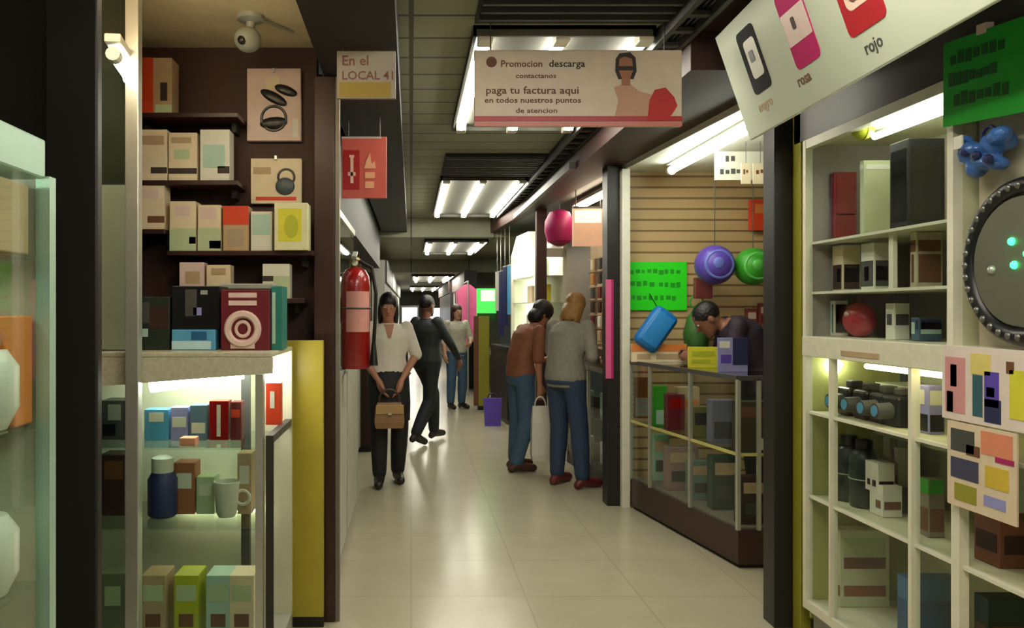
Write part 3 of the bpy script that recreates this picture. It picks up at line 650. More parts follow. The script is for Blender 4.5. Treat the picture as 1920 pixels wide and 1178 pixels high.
cbox('carton_box', 'dark carton with a white price card at the counter end', 'box', 1418, .22, .30, M('dark_olive', (64, 56, 40), .5), zs, [(.5, .72, .8, .95, m_white), (.1, .1, .8, .3, m_brink)], group=g)
g = 'goods on the floor of the slatboard stall counter'
for px, w, h, m, d in ((1205, .22, .24, M('dusty_rose', (156, 112, 100), .6), 'dusty rose carton at the far bottom of the counter'),
                    (1240, .12, .34, M('mint', (150, 190, 160), .5), 'mint green carton standing at the bottom of the counter'),
                    (1280, .22, .30, M('mauve', (150, 122, 116), .6), 'mauve carton at the bottom of the counter beneath the dark red one'),
                    (1322, .20, .26, M('dull_teal', (104, 130, 118), .6), 'dull teal carton at the bottom of the counter'),
                    (1362, .18, .34, M('forest', (42, 66, 50), .6), 'dark green carton near the bottom corner of the counter'),
                    (1422, .22, .28, m_brown, 'brown carton stacked at the end of the counter')):
    cbox('carton_box', d, 'box', px, w, h, m, zf, [(.1, .12, .9, .35, m_tan), (.15, .55, .7, .8, m_dgrey)], .17, group=g)
ZC_ = 1.1185
t = pbox('sign_strip', 'orange and cream paper strip sign on the slatboard stall counter', 'sign', (1184, 656, 1288, 690), 5.95, .02, m_cream, [(0, .0, 1, .42, m_orange), (.1, .55, .35, .85, m_tan), (.45, .55, .9, .85, m_tan)], ZC_, bev=.001)
t = pbox('price_card', 'bright yellow price card standing on the counter', 'card', (1291, 663, 1349, 702), 5.35, .02, m_yellow, [(.1, .2, .85, .45, m_lime), (.1, .6, .7, .78, m_lime)], ZC_, bev=.001)
t = pbox('magazine', 'lilac and navy magazine leaning on the counter beside the yellow card', 'magazine', (1346, 642, 1402, 706), 5.0, .012, m_lil, [(.5, 0, 1, .8, m_navy), (.05, .1, .4, .3, m_white), (.1, .5, .45, .75, m_pur)], ZC_, bev=.001); t.rotation_euler[1] = .0
# slat wall goods
def sheet(nm, label, cat, r, Y, m, lines, ink, th=.006, group=None, rough=0):
    t = pbox(nm, label, cat, r, Y, th, m, (), bev=.001, group=group)
    a, b = P(r[0], r[3], Y), P(r[2], r[1], Y); w, h = b.x-a.x, b.z-a.z
    for k, (u0, v, u1, sz) in enumerate(lines):
        mb = MB(); n = max(2, int((u1-u0)*w/(sz*h*.9)))
        for i in range(n):
            x0 = -w/2+(u0+(u1-u0)*i/n)*w; x1 = x0+(u1-u0)*w/n*random.uniform(.55, .85); z = h*(1-v)+random.uniform(-.1, .1)*sz*h
            mb.box((x0, -th/2-.0012, z-sz*h*random.uniform(.25, .5)), (x1, -th/2+.001, z+sz*h*random.uniform(.25, .5)))
        mb.out('handwritten_line', ink, t)
    return t
sheet('neon_sign', 'neon green handwritten sign on the slatboard wall', 'sign', (1172, 491, 1288, 582), 6.23, m_neon, [(.08, .2, .92, .12), (.08, .45, .5, .12), (.55, .48, .92, .12), (.1, .75, .85, .12)], m_neon2)
sheet('price_sheet', 'white printed sheet hanging under the stall ceiling by the black post', 'sheet', (1340, 284, 1442, 338), 5.2, m_white, [(.2, .25, .4, .3), (.1, .7, .9, .2)], m_dgrey)
for i, (x0, x1) in enumerate(((1390, 1408), (1412, 1440))):
    sheet('price_sheet', ('narrow beige tag below the white printed sheet', 'wider beige tag below the white printed sheet, by the black post')[i], 'tag', (x0, 306, x1, 345), 5.1, m_cream, [(.2, .4, .8, .25)], m_brink)
    MB().cyl((0, 0, P(0, 306, 5.1).z-P(0, 345, 5.1).z), (0, 0, 2.582-P(0, 345, 5.1).z), .002, n=6).out('cord', m_dgrey, [o for o in bpy.data.objects if o.name.startswith('price_sheet')][-1])
pbox('blister_pack', 'orange hanging pack high on the slatboard wall', 'pack', (1408, 374, 1446, 432), 6.17, .05, m_ored, [(.2, .15, .8, .45, m_orange)])
def ball(label, px, py, r, Y, m, m2):
    c = P(px, py, Y); R = r/F*Y
    t = thing('ball', label, 'ball', c-Vector((0, 0, R)))
    mb = MB(); mb.ell((0, 0, R), (R, R*.9, R), 24); mb.out('body', m, t, 'all')
    MB().torus((0, -R*.62, R), R*.66, R*.10, 'Y', 28, 8).out('rim', m2, t, 'all'); MB().ell((-.1*R, -R*.84, R*1.05), (R*.3, R*.1, R*.3), 14).out('badge', m2, t, 'all')
    MB().cyl((0, 0, R*2-.004), (0, 0, 2.58-(c.z-R)), .003, n=6).out('hanging_cord', m_dgrey, t)
ball('purple and blue ball hanging before the slatboard wall', 1340, 497, 37, 5.9, m_pur, M('violet_blue', (108, 118, 206), .35))
ball('green ball hanging beside the purple one', 1412, 500, 35, 5.9, m_grn, M('light_green', (92, 190, 84), .4))
# blue rounded pouch, tilted
c = P(1229, 618, 5.95)
t = thing('pouch', 'bright blue rounded pouch hanging below the neon green sign', 'pouch', c)
R_ = Matrix.Rotation(-.62, 4, 'Y').inverted()
MB().box((-.10, -.05, -.165), (.10, .05, .165), .055, Matrix.Rotation(.62, 4, 'Y'), 4).out('body', M('cobalt', (18, 112, 190), .4), t, True)
MB().box((-.075, -.056, -.13), (.075, -.03, .13), .02, Matrix.Rotation(.62, 4, 'Y'), 3).out('front_pocket', M('azure', (40, 132, 206), .4), t, True)
MB().cyl((.04, 0, .12), (.04, .28, .27), .004, n=6).out('hanging_loop', m_blk, t)
# green bag
t = thing('hanging_bag', 'green fabric bag hanging between the blue pouch and the seller', 'bag', P(1306, 655, 6.12))
MB().lathe([(.02, 0), (.085, .02), (.10, .12), (.07, .24), (.03, .30), (.02, .31)], n=18).out('body', M('moss', (62, 112, 46), .6, bump=.3), t, True)
MB().torus((0, 0, .36), .05, .007, 'Y', 20, 6).out('handle', m_grn, t, True)
t = thing('hanging_pack', 'dull red small pack hanging under the purple ball', 'pack', P(1318, 560, 6.1)); part('body', M('dull_red', (128, 62, 60), .5), t, (-.07, -.02, 0), (.07, .02, .16), .01); part('hanger', m_alu, t, (-.004, -.004, .16), (.004, .13, .2))
g = 'red plaid packs on the slatboard wall'
for i, (px, py) in enumerate(((1408, 600), (1432, 590), (1412, 645), (1436, 640))):
    t = thing('blister_pack', ('red pack', 'red pack closest to the black post, upper', 'red pack, lower one beside the seller', 'red pack closest to the black post, lower')[i]+' hanging behind the seller', 'pack', P(px, py+20, 6.15), 0, g)
    part('body', M('brick_red', (140, 58, 50), .5), t, (-.045, -.02, 0), (.045, .02, .17), .006); part('printed_panel', m_pinkw, t, (-.03, -.022, .09), (.03, -.018, .14)); part('printed_panel', m_mar, t, (-.03, -.022, .02), (.03, -.018, .07)); part('hook', m_alu, t, (-.004, 0, .17), (.004, .09, .18))

# ------------------------------------------------------------------ near display with white frames
XF, XB = 1.80, 2.26
t = thing('display_cabinet', 'tall white framed display cabinet beside the yellow green post', 'display cabinet', (XF, 3.0, 0))
def dp(nm, m, a, b, bev=0): return part(nm, m, t, (a[0]-XF, a[1]-3, a[2]), (b[0]-XF, b[1]-3, b[2]), bev)
m_ib = M('cabinet_back', (206, 204, 168), .5); m_fw = M('frame_white', (232, 228, 206), .4)
dp('back_panel', m_ib, (XB, 1.5, .1), (XB+.02, 3.655, 1.34)); dp('back_panel', M('back_grey', (170, 162, 146), .5), (XB, 1.5, 1.34), (XB+.02, 3.655, 2.27)); dp('end_panel', M('end_yellowgreen', (178, 178, 104), .5), (XF+.02, 3.638, .1), (XB, 3.655, 1.3)); dp('end_panel', M('end_lilac_grey', (158, 150, 146), .5), (XF+.02, 3.638, 1.3), (XB, 3.655, 2.27))
dp('base', m_grey, (XF+.03, 1.5, 0), (XB, 3.638, .15))
dp('rail', m_fw, (XF-.01, 1.5, .15), (XF+.03, 3.655, .19)); dp('board', m_fw, (XF, 1.5, .17), (XB, 3.65, .185))
dp('counter_band', M('band_cream', (226, 222, 198), .4, noise=.15, scale=30), (XF-.015, 1.5, 1.295), (XB, 3.655, 1.385), .003)
dp('band_plate', m_tan, (XF-.018, 3.05, 1.315), (XF-.012, 3.32, 1.335))
dp('rail', m_fw, (XF-.01, 2.60, 2.235), (XF+.03, 3.655, 2.275)); dp('top', m_ib, (XF, 2.6, 2.25), (XB, 3.655, 2.27))
for y, w, z0, z1 in ((3.64, .026, .15, 2.27), (2.655, .030, 1.38, 2.27), (3.42, .014, .18, 1.30), (2.87, .019, .18, 1.30), (2.63, .040, .15, 1.30), (1.9, .03, .15, 1.3)):
    dp('post', m_fw, (XF-.012, y-w/2, z0), (XF+.02, y+w/2, z1))
for z, y1, y0 in ((.665, 3.62, 1.5), (1.045, 3.62, 1.5)):
    dp('shelf', m_ib, (XF+.02, y0, z-.012), (XB, y1, z)); dp('shelf_edge', m_fw, (XF, y0, z-.010), (XF+.02, y1, z+.002))
for z in (1.585, 1.81):
    dp('shelf', m_ib, (XF+.03, 2.66, z-.010), (XB, 3.64, z)); dp('shelf_edge', m_fw, (XF+.015, 2.66, z-.010), (XF+.03, 3.64, z+.001))
dp('side_panel', m_ib, (XF+.02, 2.64, 1.385), (XB, 2.655, 2.25)); dp('divider', m_fw, (XF+.05, 3.07, 1.585), (XF+.065, 3.10, 1.81))
dp('glass_panel', m_glass, (XF-.002, 2.66, 1.385), (XF+.002, 3.64, 2.24)); dp('glass_panel', m_glass, (XF+.004, 2.64, .19), (XF+.008, 3.64, 1.295))
cabinet = t
lt = MB().cyl((.10, -.28, 2.215), (.10, .28, 2.215), .014, n=10).out('lamp_tube', m_tube2, t, 'all')
lt = MB().cyl((.12, .60, 1.265), (.12, .665, 1.20), .022, n=10).out('lamp_tube', m_tube2, t, 'all')
lt = MB().cyl((.05, -.3, 1.275), (.05, .25, 1.275), .011, n=10).out('lamp_tube', M('weak_tube', (255, 240, 190), emit=5, noise=0), t, 'all')
g = 'goods on the upper shelves of the white display cabinet'
XI = 1.90
spbox('carton_box', 'tall crimson carton on the top cabinet shelf', 'box', (1558, 320, 1606, 450), XI, .10, M('crimson', (150, 26, 48), .35), [(.2, .02, .35, .98, m_red), (0, .6, 1, .62, m_mar)], 1.811, g)
spbox('carton_box', 'pale tall carton between the crimson and black cartons', 'box', (1612, 304, 1664, 447), XI, .12, M('pale_olive', (190, 192, 156), .5), [(.1, .05, .9, .12, m_white)], 1.811, g)
spbox('carton_box', 'large black carton on the top cabinet shelf', 'box', (1668, 262, 1772, 430), XI, .14, m_blk, [(.1, .1, .9, .9, M('black_gloss', (26, 26, 24), .15))], 1.811, g)
t = thing('ball', 'small yellow ball hanging at the cabinet top', 'ball', (1.86, YX(1618, 1.86), CH+(HY-262)/F*YX(1618, 1.86)))
MB().ell((0, 0, .045), (.045, .045, .045), 18).out('body', m_lime, t, 'all'); MB().torus((0, 0, .045), .045, .004, 'X', 24, 6).out('seam', m_yel, t, 'all'); MB().cyl((0, 0, .088), (0, 0, 2.25-t.location.z), .002, n=6).out('cord', m_dgrey, t)
spbox('carton_box', 'cream carton with brown camera picture on the middle cabinet shelf', 'box', (1560, 462, 1614, 548), XI, .08, m_cream, [(.1, .42, .9, .95, m_brown), (.5, .5, .85, .8, m_orange)], 1.586, g)
spbox('carton_box', 'white carton with grey camera picture on the middle cabinet shelf', 'box', (1614, 452, 1684, 540), XI, .10, m_white, [(.05, .38, .95, .92, m_dgrey), (.3, .5, .65, .8, m_grey)], 1.586, g)
spbox('carton_box', 'beige carton with dark tool picture beside the shelf divider', 'box', (1706, 440, 1768, 545), XI, .10, M('greige', (190, 176, 150), .5), [(.1, .15, .9, .35, m_brink), (.3, .4, .6, .9, m_brink)], 1.586, g)
spbox('carton_box', 'teal and white striped carton on the cabinet bottom row', 'box', (1556, 562, 1590, 628), XI, .06, m_white, [(.1, .1, .3, .9, m_teal), (.5, .1, .7, .9, M('deep_teal', (60, 110, 104), .5))], 1.386, g)
t = thing('purse', 'round red purse on the cabinet bottom row', 'purse', (1.95, YX(1612, 1.95), 1.386)); MB().ell((0, 0, .075), (.06, .085, .075), 20).out('body', M('cherry', (170, 40, 56), .4), t, 'all'); MB().torus((0, 0, .145), .032, .006, 'X', 20, 6).out('handle', m_mar, t, 'all'); MB().ell((-.055, 0, .1), (.012, .014, .012), 10).out('clasp', m_alu, t)
spbox('carton_box', 'white carton with dark spots beside the red purse', 'box', (1660, 560, 1706, 628), XI, .06, m_white, [(.2, .3, .7, .6, m_dgrey)], 1.386, g)
spbox('carton_box', 'slate blue carton on the cabinet bottom row', 'box', (1708, 584, 1768, 628), XI, .09, M('slate_blue', (66, 92, 110), .5), [(.1, .2, .5, .7, m_teal), (.6, .1, .9, .5, m_navy)], 1.386, g)
g = 'goods on the lower shelves of the white display cabinet'
spbox('carton_box', 'yellow and tan carton under the cabinet band', 'box', (1572, 684, 1650, 716), 2.08, .10, M('mustard', (196, 160, 60), .5), [(.4, .1, .95, .9, m_tan)], 1.19, g)
cam_g = 'black cameras on the upper lower shelf'
for i, px in enumerate((1600, 1632, 1664, 1692)):
    Y = YX(px, 1.93)
    c = thing('camera', ('first', 'second', 'third', 'fourth')[i]+' small black camera from the yellow green post, on the lit cabinet shelf', 'camera', (1.93, Y, 1.046), 0, cam_g)
    part('body', m_blk, c, (-.05, -.05, 0), (.05, .05, .12), .012); part('viewfinder', m_dgrey, c, (-.02, -.025, .12), (.03, .025, .15), .005)
    MB().cyl((-.05, 0, .06), (-.11, 0, .06), .034, .03, 16).out('lens', m_dgrey, c, True); MB().cyl((-.108, 0, .06), (-.113, 0, .06), .022, n=14).out('lens_glass', m_blue, c, True)
part('camera_riser', m_ib, cabinet, (.26, -.10, 1.172), (.44, .55, 1.185))
spbox('carton_box', 'low wooden box on the middle lower shelf', 'box', (1572, 812, 1672, 838), 2.10, .10, m_wood, [(.1, .2, .6, .8, m_tan)], .96, g)
part('wood_riser', m_ib, cabinet, (.30, -.05, .944), (.46, .62, .955))
for i, px in enumerate((1591, 1620)):
    Y = YX(px, 1.93)
    c = thing('flask', ('dark green flask nearest the thin white post', 'dark green flask beside the white cartons')[i], 'flask', (1.93, Y, .666), 0, 'dark green flasks on the lower shelf')
    MB().lathe([(.02, 0), (.055, .004), (.058, .02), (.058, .20), (.045, .235), (.03, .245)], n=20).out('body', M('bottle_green', (40, 52, 42), .3), c, True)
    MB().lathe([(.032, .245), (.034, .25), (.034, .285), (.001, .29)], n=16).out('cap', m_blk, c, True); MB().torus((0, 0, .12), .058, .003, 'Z', 24, 6).out('band', m_grey, c)
spbox('carton_box', 'black carton standing at the back of the lower shelf behind the flasks', 'box', (1570, 842, 1650, 968), 2.10, .10, M('charcoal_card', (58, 62, 54), .5), [(.1, .1, .9, .35, m_dgrey), (.2, .5, .7, .8, M('bottle_green', (40, 52, 42), .3))], .666, g)
spbox('carton_box', 'tall pale grey carton at the back of the lower shelf', 'box', (1655, 856, 1722, 985), 2.12, .10, M('pale_grey_card', (176, 172, 156), .5), [(.1, .1, .6, .4, m_white), (.3, .6, .8, .85, m_dgrey)], .666, g)
spbox('carton_box', 'long black carton at the back of the camera shelf', 'box', (1590, 716, 1712, 800), 2.22, .03, M('charcoal_card'), [(.1, .2, .5, .7, m_dgrey), (.6, .2, .9, .5, m_grey)], 1.046, g)
spbox('carton_box', 'white carton with two dark dots, upper of the stacked pair', 'box', (1622, 850, 1678, 906), XI, .07, m_white, [(.2, .6, .4, .8, m_ink), (.6, .6, .85, .8, m_ink)], .755, g)
spbox('carton_box', 'white carton under the one with two dark dots', 'box', (1630, 910, 1692, 968), XI, .08, m_white, [(.5, .5, .85, .75, m_brink)], .666, g)
spbox('carton_box', 'grey beige carton beside the middle white post', 'box', (1676, 862, 1716, 985), 2.0, .07, M('warm_grey', (164, 158, 142), .5), [(.2, .6, .4, 1, m_dgrey)], .666, g)
spbox('carton_box', 'big pale carton with brown stripe on the cabinet floor', 'box', (1556, 1008, 1668, 1150), XI, .22, M('pale_cream_green', (214, 218, 186), .5), [(.15, .1, .3, .35, m_pgreen), (.45, .35, .6, .5, m_brink), (.55, .72, 1, .86, M('stripe_brown', (150, 92, 66), .5))], .186, g)
spbox('carton_box', 'blue carton on the cabinet floor beside the big pale one', 'box', (1682, 1050, 1800, 1190), XI, .2, M('steel_blue', (62, 112, 156), .45), [(.1, .3, .9, .8, M('steel_blue_dark', (40, 84, 124), .45))], .186, g)
spbox('carton_box', 'lilac and green carton in the narrow bay beside the posters', 'box', (1722, 722, 1772, 812), XI, .06, m_lil, [(.1, .1, .6, .4, m_white), (.1, .6, .9, .95, m_blk)], 1.046, g)
spbox('carton_box', 'green topped carton in the narrow bay under the lilac one', 'box', (1724, 832, 1772, 940), XI, .06, M('taupe', (140, 128, 110), .5), [(0, 0, 1, .25, m_grn), (.1, .5, .9, .9, m_brink)], .666, g)
spbox('carton_box', 'reddish brown goods carton under the posters', 'box', (1826, 980, 1990, 1066), XI, .2, M('red_brown', (124, 76, 54), .6, noise=.3), [(.1, .3, .9, .7, m_brown)], .666, g)
spbox('carton_box', 'dark teal carton below the reddish brown one', 'box', (1826, 1082, 1960, 1250), 2.0, .2, M('dark_teal', (44, 64, 66), .5), [(.1, .3, .9, .9, M('umber', (92, 72, 52), .5)), (.25, .45, .6, .75, m_tan)], .186, g)
# poster sheets pinned outside the cabinet
def poster(label, px0, px1, z0, z1, X, patches, base):
    y0, y1 = YX(px0, X), YX(px1, X); ym = (y0+y1)/2; l = (y0-y1)/2
    t = thing('poster', label, 'poster', (X, ym, z0))
    part('sheet', base, t, (-.003, -l, 0), (.003, l, z1-z0))
    for u0, v0, u1, v1, m in patches:
        part('printed_picture', m, t, (-.0045, l-2*l*u1, (z1-z0)*(1-v1)), (-.002, l-2*l*u0, (z1-z0)*(1-v0)))
    return t
poster('upper product poster with pink, purple and yellow pictures', 1768, 1960, 1.145, 1.385, 1.775,
       [(.04, .15, .26, .9, M('rose', (214, 150, 150), .5)), (.10, .25, .17, .55, m_mar), (.06, .62, .13, .9, m_mag), (.32, .08, .52, .35, M('straw', (226, 208, 120), .5)), (.34, .36, .44, .9, M('petrol', (44, 92, 104), .5)),
        (.46, .3, .60, .75, m_pur), (.46, .65, .62, .95, m_navy), (.48, .5, .56, .62, m_white), (.70, .25, .98, .85, m_yellow), (.67, .15, .74, .3, m_brink)], M('poster_white', (232, 216, 206), .5))
poster('lower product poster with dark blue, orange and yellow pictures', 1778, 1908, .868, 1.14, 1.77,
       [(.06, .08, .42, .34, m_dgrey), (.30, .24, .5, .36, m_brink), (.06, .42, .48, .66, M('indigo', (66, 66, 92), .5)), (.12, .72, .45, .92, m_lime2), (.52, .04, .95, .30, M('peach', (226, 140, 106), .5)), (.72, .30, .97, .36, m_mag),
        (.58, .42, .9, .66, M('gold', (214, 184, 60), .5)), (.56, .76, .86, .88, m_lil)], M('poster_cream', (226, 206, 176), .5))
# wall beside the cabinet and the things hung on it
sbox('wall_display', (1.86, 1.0, 1.385), (1.90, 2.62, 2.28), M('display_beige', (188, 180, 156), .6))
def wall_thing(nm, label, cat, px, py, X):
    Y = YX(px, X); return thing(nm, label, cat, (X, Y, CH+(HY-py)/F*Y))
y0, y1 = YX(1790, 1.80), YX(1945, 1.80)
t = thing('neon_sign', 'large neon green handwritten sign hanging above the blue bag', 'sign', (1.765, (y0+y1)/2, 2.09), 0, rot=(.10, -.06, 0)); l = (y0-y1)/2
part('sheet', M('deep_neon', (22, 160, 36), .6), t, (-.003, -l, 0), (.003, l, .27))
for k, (u0, u1, v) in enumerate(((.1, .8, .78), (.08, .7, .54), (.15, .85, .3))):
    mb = MB(); n = 7
    for i in range(n):
        ya = l-2*l*(u0+(u1-u0)*i/n); mb.box((-.0045, ya-.026, .27*v-random.uniform(.012, .022)), (-.002, ya, .27*v+random.uniform(.01, .022)))
    mb.out('handwritten_line', M('dark_green_ink', (10, 84, 22), .6), t)
part('clip', m_pinkw, t, (-.006, -.02, .26), (.02, .02, .29))
t = wall_thing('crumpled_bag', 'crumpled blue plastic bag hung over the black ring', 'bag', 1846, 318, 1.79)
mb = MB()
for i in range(16):
    mb.ell((random.uniform(-.02, .03), random.uniform(-.085, .085), random.uniform(.01, .09)), [random.uniform(.02, .04) for _ in range(3)], 8, Matrix.Rotation(random.uniform(0, 3), 4, 'X'))
mb.out('body', M('bag_blue', (62, 104, 170), .25, noise=.5, scale=30), t, remesh=.007, smit=1)
MB().torus((0, -.02, .10), .03, .006, 'X', 18, 6).out('handle', m_navy, t, True); part('price_tag', m_white, t, (-.05, .03, .075), (-.045, .07, .115))
for i in range(3): MB().ell((-.04, -.07+i*.05, .02+i*.02), (.015, .015, .015), 8).out('dark_knot', m_navy, t)
Yc = YX(1925, 1.79)
t = thing('ring_speaker', 'large round black rimmed speaker with green lights', 'speaker', (1.79, Yc, CH+(HY-490)/F*Yc-.245))
MB().torus((0, 0, .245), .222, .028, 'X', 56, 10, 1.0).out('rim', m_blk, t, 'all')
mb = MB()
for k in range(36):
    a = 2*PI*k/36; mb.ell((-.022, .222*math.cos(a), .245+.222*math.sin(a)), (.012, .012, .012), 8)
mb.out('rim_studs', M('stud_grey', (120, 118, 112), .3, .6), t, 'all')
MB().lathe([(.19, .0), (.15, .02), (.08, .045), (.03, .05), (.001, .05)], (-.02, 0, .245), 40, 'X').out('cone', M('speaker_cone', (96, 96, 80), .4), t, True)
MB().lathe([(.05, -.012), (.03, -.03), (.001, -.035)], (.02, 0, .245), 30, 'X').out('dust_cap', M('cap_green', (40, 90, 60), .3), t, True)
m_led = M('green_led', (40, 255, 120), .4, emit=5, noise=0)
for dy, dz in ((.03, .06), (.02, -.01), (-.03, .02)): MB().ell((-.02, dy, .245+dz), (.012, .012, .012), 10).out('green_light', m_led, t, 'all')
MB().ell((-.02, .11, .225), (.014, .014, .014), 10).out('screw_knob', m_alu, t, 'all')
part('mount', m_dgrey, t, (.02, -.03, .2), (.07, .03, .3))
# ------------------------------------------------------------------ stalls further along on the slatboard side
def along(nm, label, cat, y0, y1, off=0):
    """an empty on the shop front line; its local +Y runs away along the front, +X into the stall"""
    ym = (y0+y1)/2; return thing(nm, label, cat, (RX(ym)+off, ym, 0), .079 if ym < 13 else 0)
# second stall: phone cases behind glass
t = along('wall_display', 'tan display wall of small phone cases behind the blonde shopper', 'display', 6.5, 8.7, .55); l = 1.1
part('backing', M('tan_board', (196, 170, 134), .5), t, (0, -l, 1.1), (.04, l, 2.62))
for i in range(7): part('rail', m_brink if i % 2 else m_tan, t, (-.02, -l, 1.15+i*.15), (0, l, 1.162+i*.15))
wd_ = t
part('grey_panel', M('display_grey', (150, 150, 136), .5), t, (-.03, -l, 2.36), (0, l, 2.62))
sbox('ceiling_stall', (1.25, 6.33, 2.621), (4.6, 11.5, 2.68), m_dgrey)
g = 'small phone cases hanging on the tan display wall'
cs = [m_brown, m_cream, m_ink, m_white, M('amber', (190, 130, 60), .5), m_mar, m_tan, m_dgrey]
ORD = ('first', 'second', 'third', 'fourth', 'fifth', 'sixth', 'seventh', 'eighth', 'ninth')
cols = ('brown', 'cream', 'dark', 'white', 'amber', 'maroon', 'tan', 'grey')
for r in range(6):
    for k in range(9):
        q = (r*5+k*3+(k*k) % 4) % 8
        o = MB().box((-.012, -.045, 0), (.012, .045, .115), .008).out('phone_case', cs[q])
        o.matrix_world = Matrix.Translation(t.location) @ Matrix.Rotation(.079, 4, 'Z') @ Matrix.Translation((-.034, -1.0+k*.24, 1.18+r*.15))
        tag(o, '%s phone case, %s from the near end, %s row up on the tan wall' % (cols[q], ORD[k], ORD[r]), 'phone case', g)
t = along('glass_counter', 'white framed glass counter the couple leans over', 'counter', 6.42, 8.7, .29); l = 1.14
part('base', m_blk, t, (-.2, -l, 0), (.2, l, .12)); part('back_panel', M('counter_teal', (46, 66, 72), .5, noise=.3), t, (.18, -l, .12), (.2, l, .96))
part('top', m_glass, t, (-.2, -l, .99), (.2, l, 1.0)); part('top_rail', m_alu, t, (-.205, -l, .965), (-.185, l, 1.0)); part('shelf', m_gglass, t, (-.19, -l, .55), (.18, l, .558))
part('glass_panel', m_glass, t, (-.2, -l, .12), (-.196, l, .965)); part('glass_panel', m_glass, t, (-.2, -l, .12), (.2, -l+.004, .965))
for y in (-l, -.3, .4, l): part('post', m_white, t, (-.212, y-.014, 0), (-.182, y+.014, 1.0))
for i in range(7):
    for z in (.121, .559):
        q = (i*3+(z > .3)*2) % 6
        o = MB().box((-.05, -.06, 0), (.05, .06, .14+.03*(i % 3)), .004).out('carton_box', (m_white, m_navy, m_teal, m_dgrey, m_blue, m_blk)[q])
        o.matrix_world = Matrix.Translation(t.location) @ Matrix.Rotation(.079, 4, 'Z') @ Matrix.Translation((-.05, -.98+i*.3, z))
        tag(o, '%s carton, %s from the near end, %s of the counter beside the shoppers' % (('white', 'navy', 'teal', 'dark grey', 'blue', 'black')[q], ORD[i], 'upper shelf' if z > .3 else 'floor'), 'box', 'cartons in the counter beside the shoppers')
Yp = 6.34
t = thing('banner_strip', 'pink vertical banner strip on the side of the far black post', 'banner', ((1132-VX)/F*Yp-.005, Yp-.2, .98)); part('cloth', m_pink, t, (-.028, -.01, 0), (.030, .01, .76)); part('hem', m_mag, t, (.012, -.012, 0), (.030, .011, .76))
a, b = P(1074, 462, 7.4), P(1132, 392, 7.4)
t = thing('lightbox_sign', 'softly lit beige and salmon sign above the phone case wall', 'sign', ((a.x+b.x)/2, 7.4, a.z))
w, h = b.x-a.x, b.z-a.z
part('face', M('lit_beige', (226, 178, 142), .5, emit=.25), t, (-w/2, -.03, 0), (w/2, .03, h)); part('upper_band', M('lit_white', (250, 230, 206), .5, emit=.5), t, (-w/2+.01, -.034, h*.62), (w/2-.03, -.028, h*.95)); part('frame', m_dgrey, t, (-w/2, -.02, h), (w/2, .04, h+.02))
for s in (-1, 1): MB().cyl((s*w*.4, 0, h), (s*w*.4, 0, 2.62-a.z), .005, n=6).out('hanging_rod', m_dgrey, t)
t = thing('paper_lantern', 'round magenta hanging decoration beside the beige lit sign', 'decoration', P(1049, 462, 8.0))
MB().lathe([(.03, 0), (.12, .05), (.15, .15), (.145, .25), (.10, .34), (.03, .37)], n=22).out('body', m_mag, t, True); MB().torus((0, 0, .02), .05, .012, 'Z', 20, 6).out('ring', m_mar, t, True); MB().cyl((0, 0, .36), (0, 0, 2.62-t.location.z), .004, n=6).out('hanging_cord', m_dgrey, t)
for px, y, d in ((1016, 8.80, 'brown'), ):
    sbox('column_brown', (RX(y)-.02, y-.05, 0), (RX(y)+.09, y+.05, 2.62), m_brown)
# third stall: bright white lit case
t = along('display_case', 'brightly lit white case with arched top behind the dark haired shopper', 'display case', 8.95, 10.25, .18); l = .65
part('base', m_grey, t, (-.18, -l, 0), (.18, l, .5)); part('back_panel', M('case_white', (236, 240, 216), .5), t, (.14, -l, .5), (.18, l, 2.3))
part('end_panel', M('case_white'), t, (-.14, l-.03, .5), (.14, l, 2.3))
MB().prism([(-.18, l, 2.1), (-.18, l*.6, 2.28), (-.18, 0, 2.34), (-.18, -l*.6, 2.28), (-.18, -l, 2.1), (-.18, -l, 2.2), (-.18, -l*.5, 2.42), (-.18, l*.5, 2.42), (-.18, l, 2.2)], (.36, 0, 0)).out('arched_top', m_white, t)
for y in (-l, l): part('post', m_white, t, (-.18, y-.02, 0), (-.14, y+.02, 2.2))
for z in (.9, 1.25, 1.6, 1.9): part('shelf', m_white, t, (-.16, -l, z-.01), (.14, l, z))
MB().cyl((.0, -l+.05, 2.22), (.0, l-.05, 2.22), .03, n=10).out('lamp_tube', m_tube2, t, 'all')
MB().cyl((.12, l-.06, .95), (.12, l-.06, 2.1), .02, n=10).out('lamp_tube', m_tube2, t, 'all')
for i, (y, z, m, d) in enumerate(((-.4, 1.6, m_yellow, 'pale yellow'), (.05, 1.6, m_cream, 'cream'), (-.35, 1.25, m_lime, 'lime'), (.1, 1.25, m_white, 'white'), (-.3, 1.9, m_pgreen, 'pale green'))):
    o = MB().box((-.06, -.12, 0), (.06, .12, .2), .006).out('carton_box', m); o.matrix_world = Matrix.Translation(t.location) @ Matrix.Rotation(.079, 4, 'Z') @ Matrix.Translation((-.02, y, z+.002)); tag(o, d+' carton inside the brightly lit white case', 'box', None)
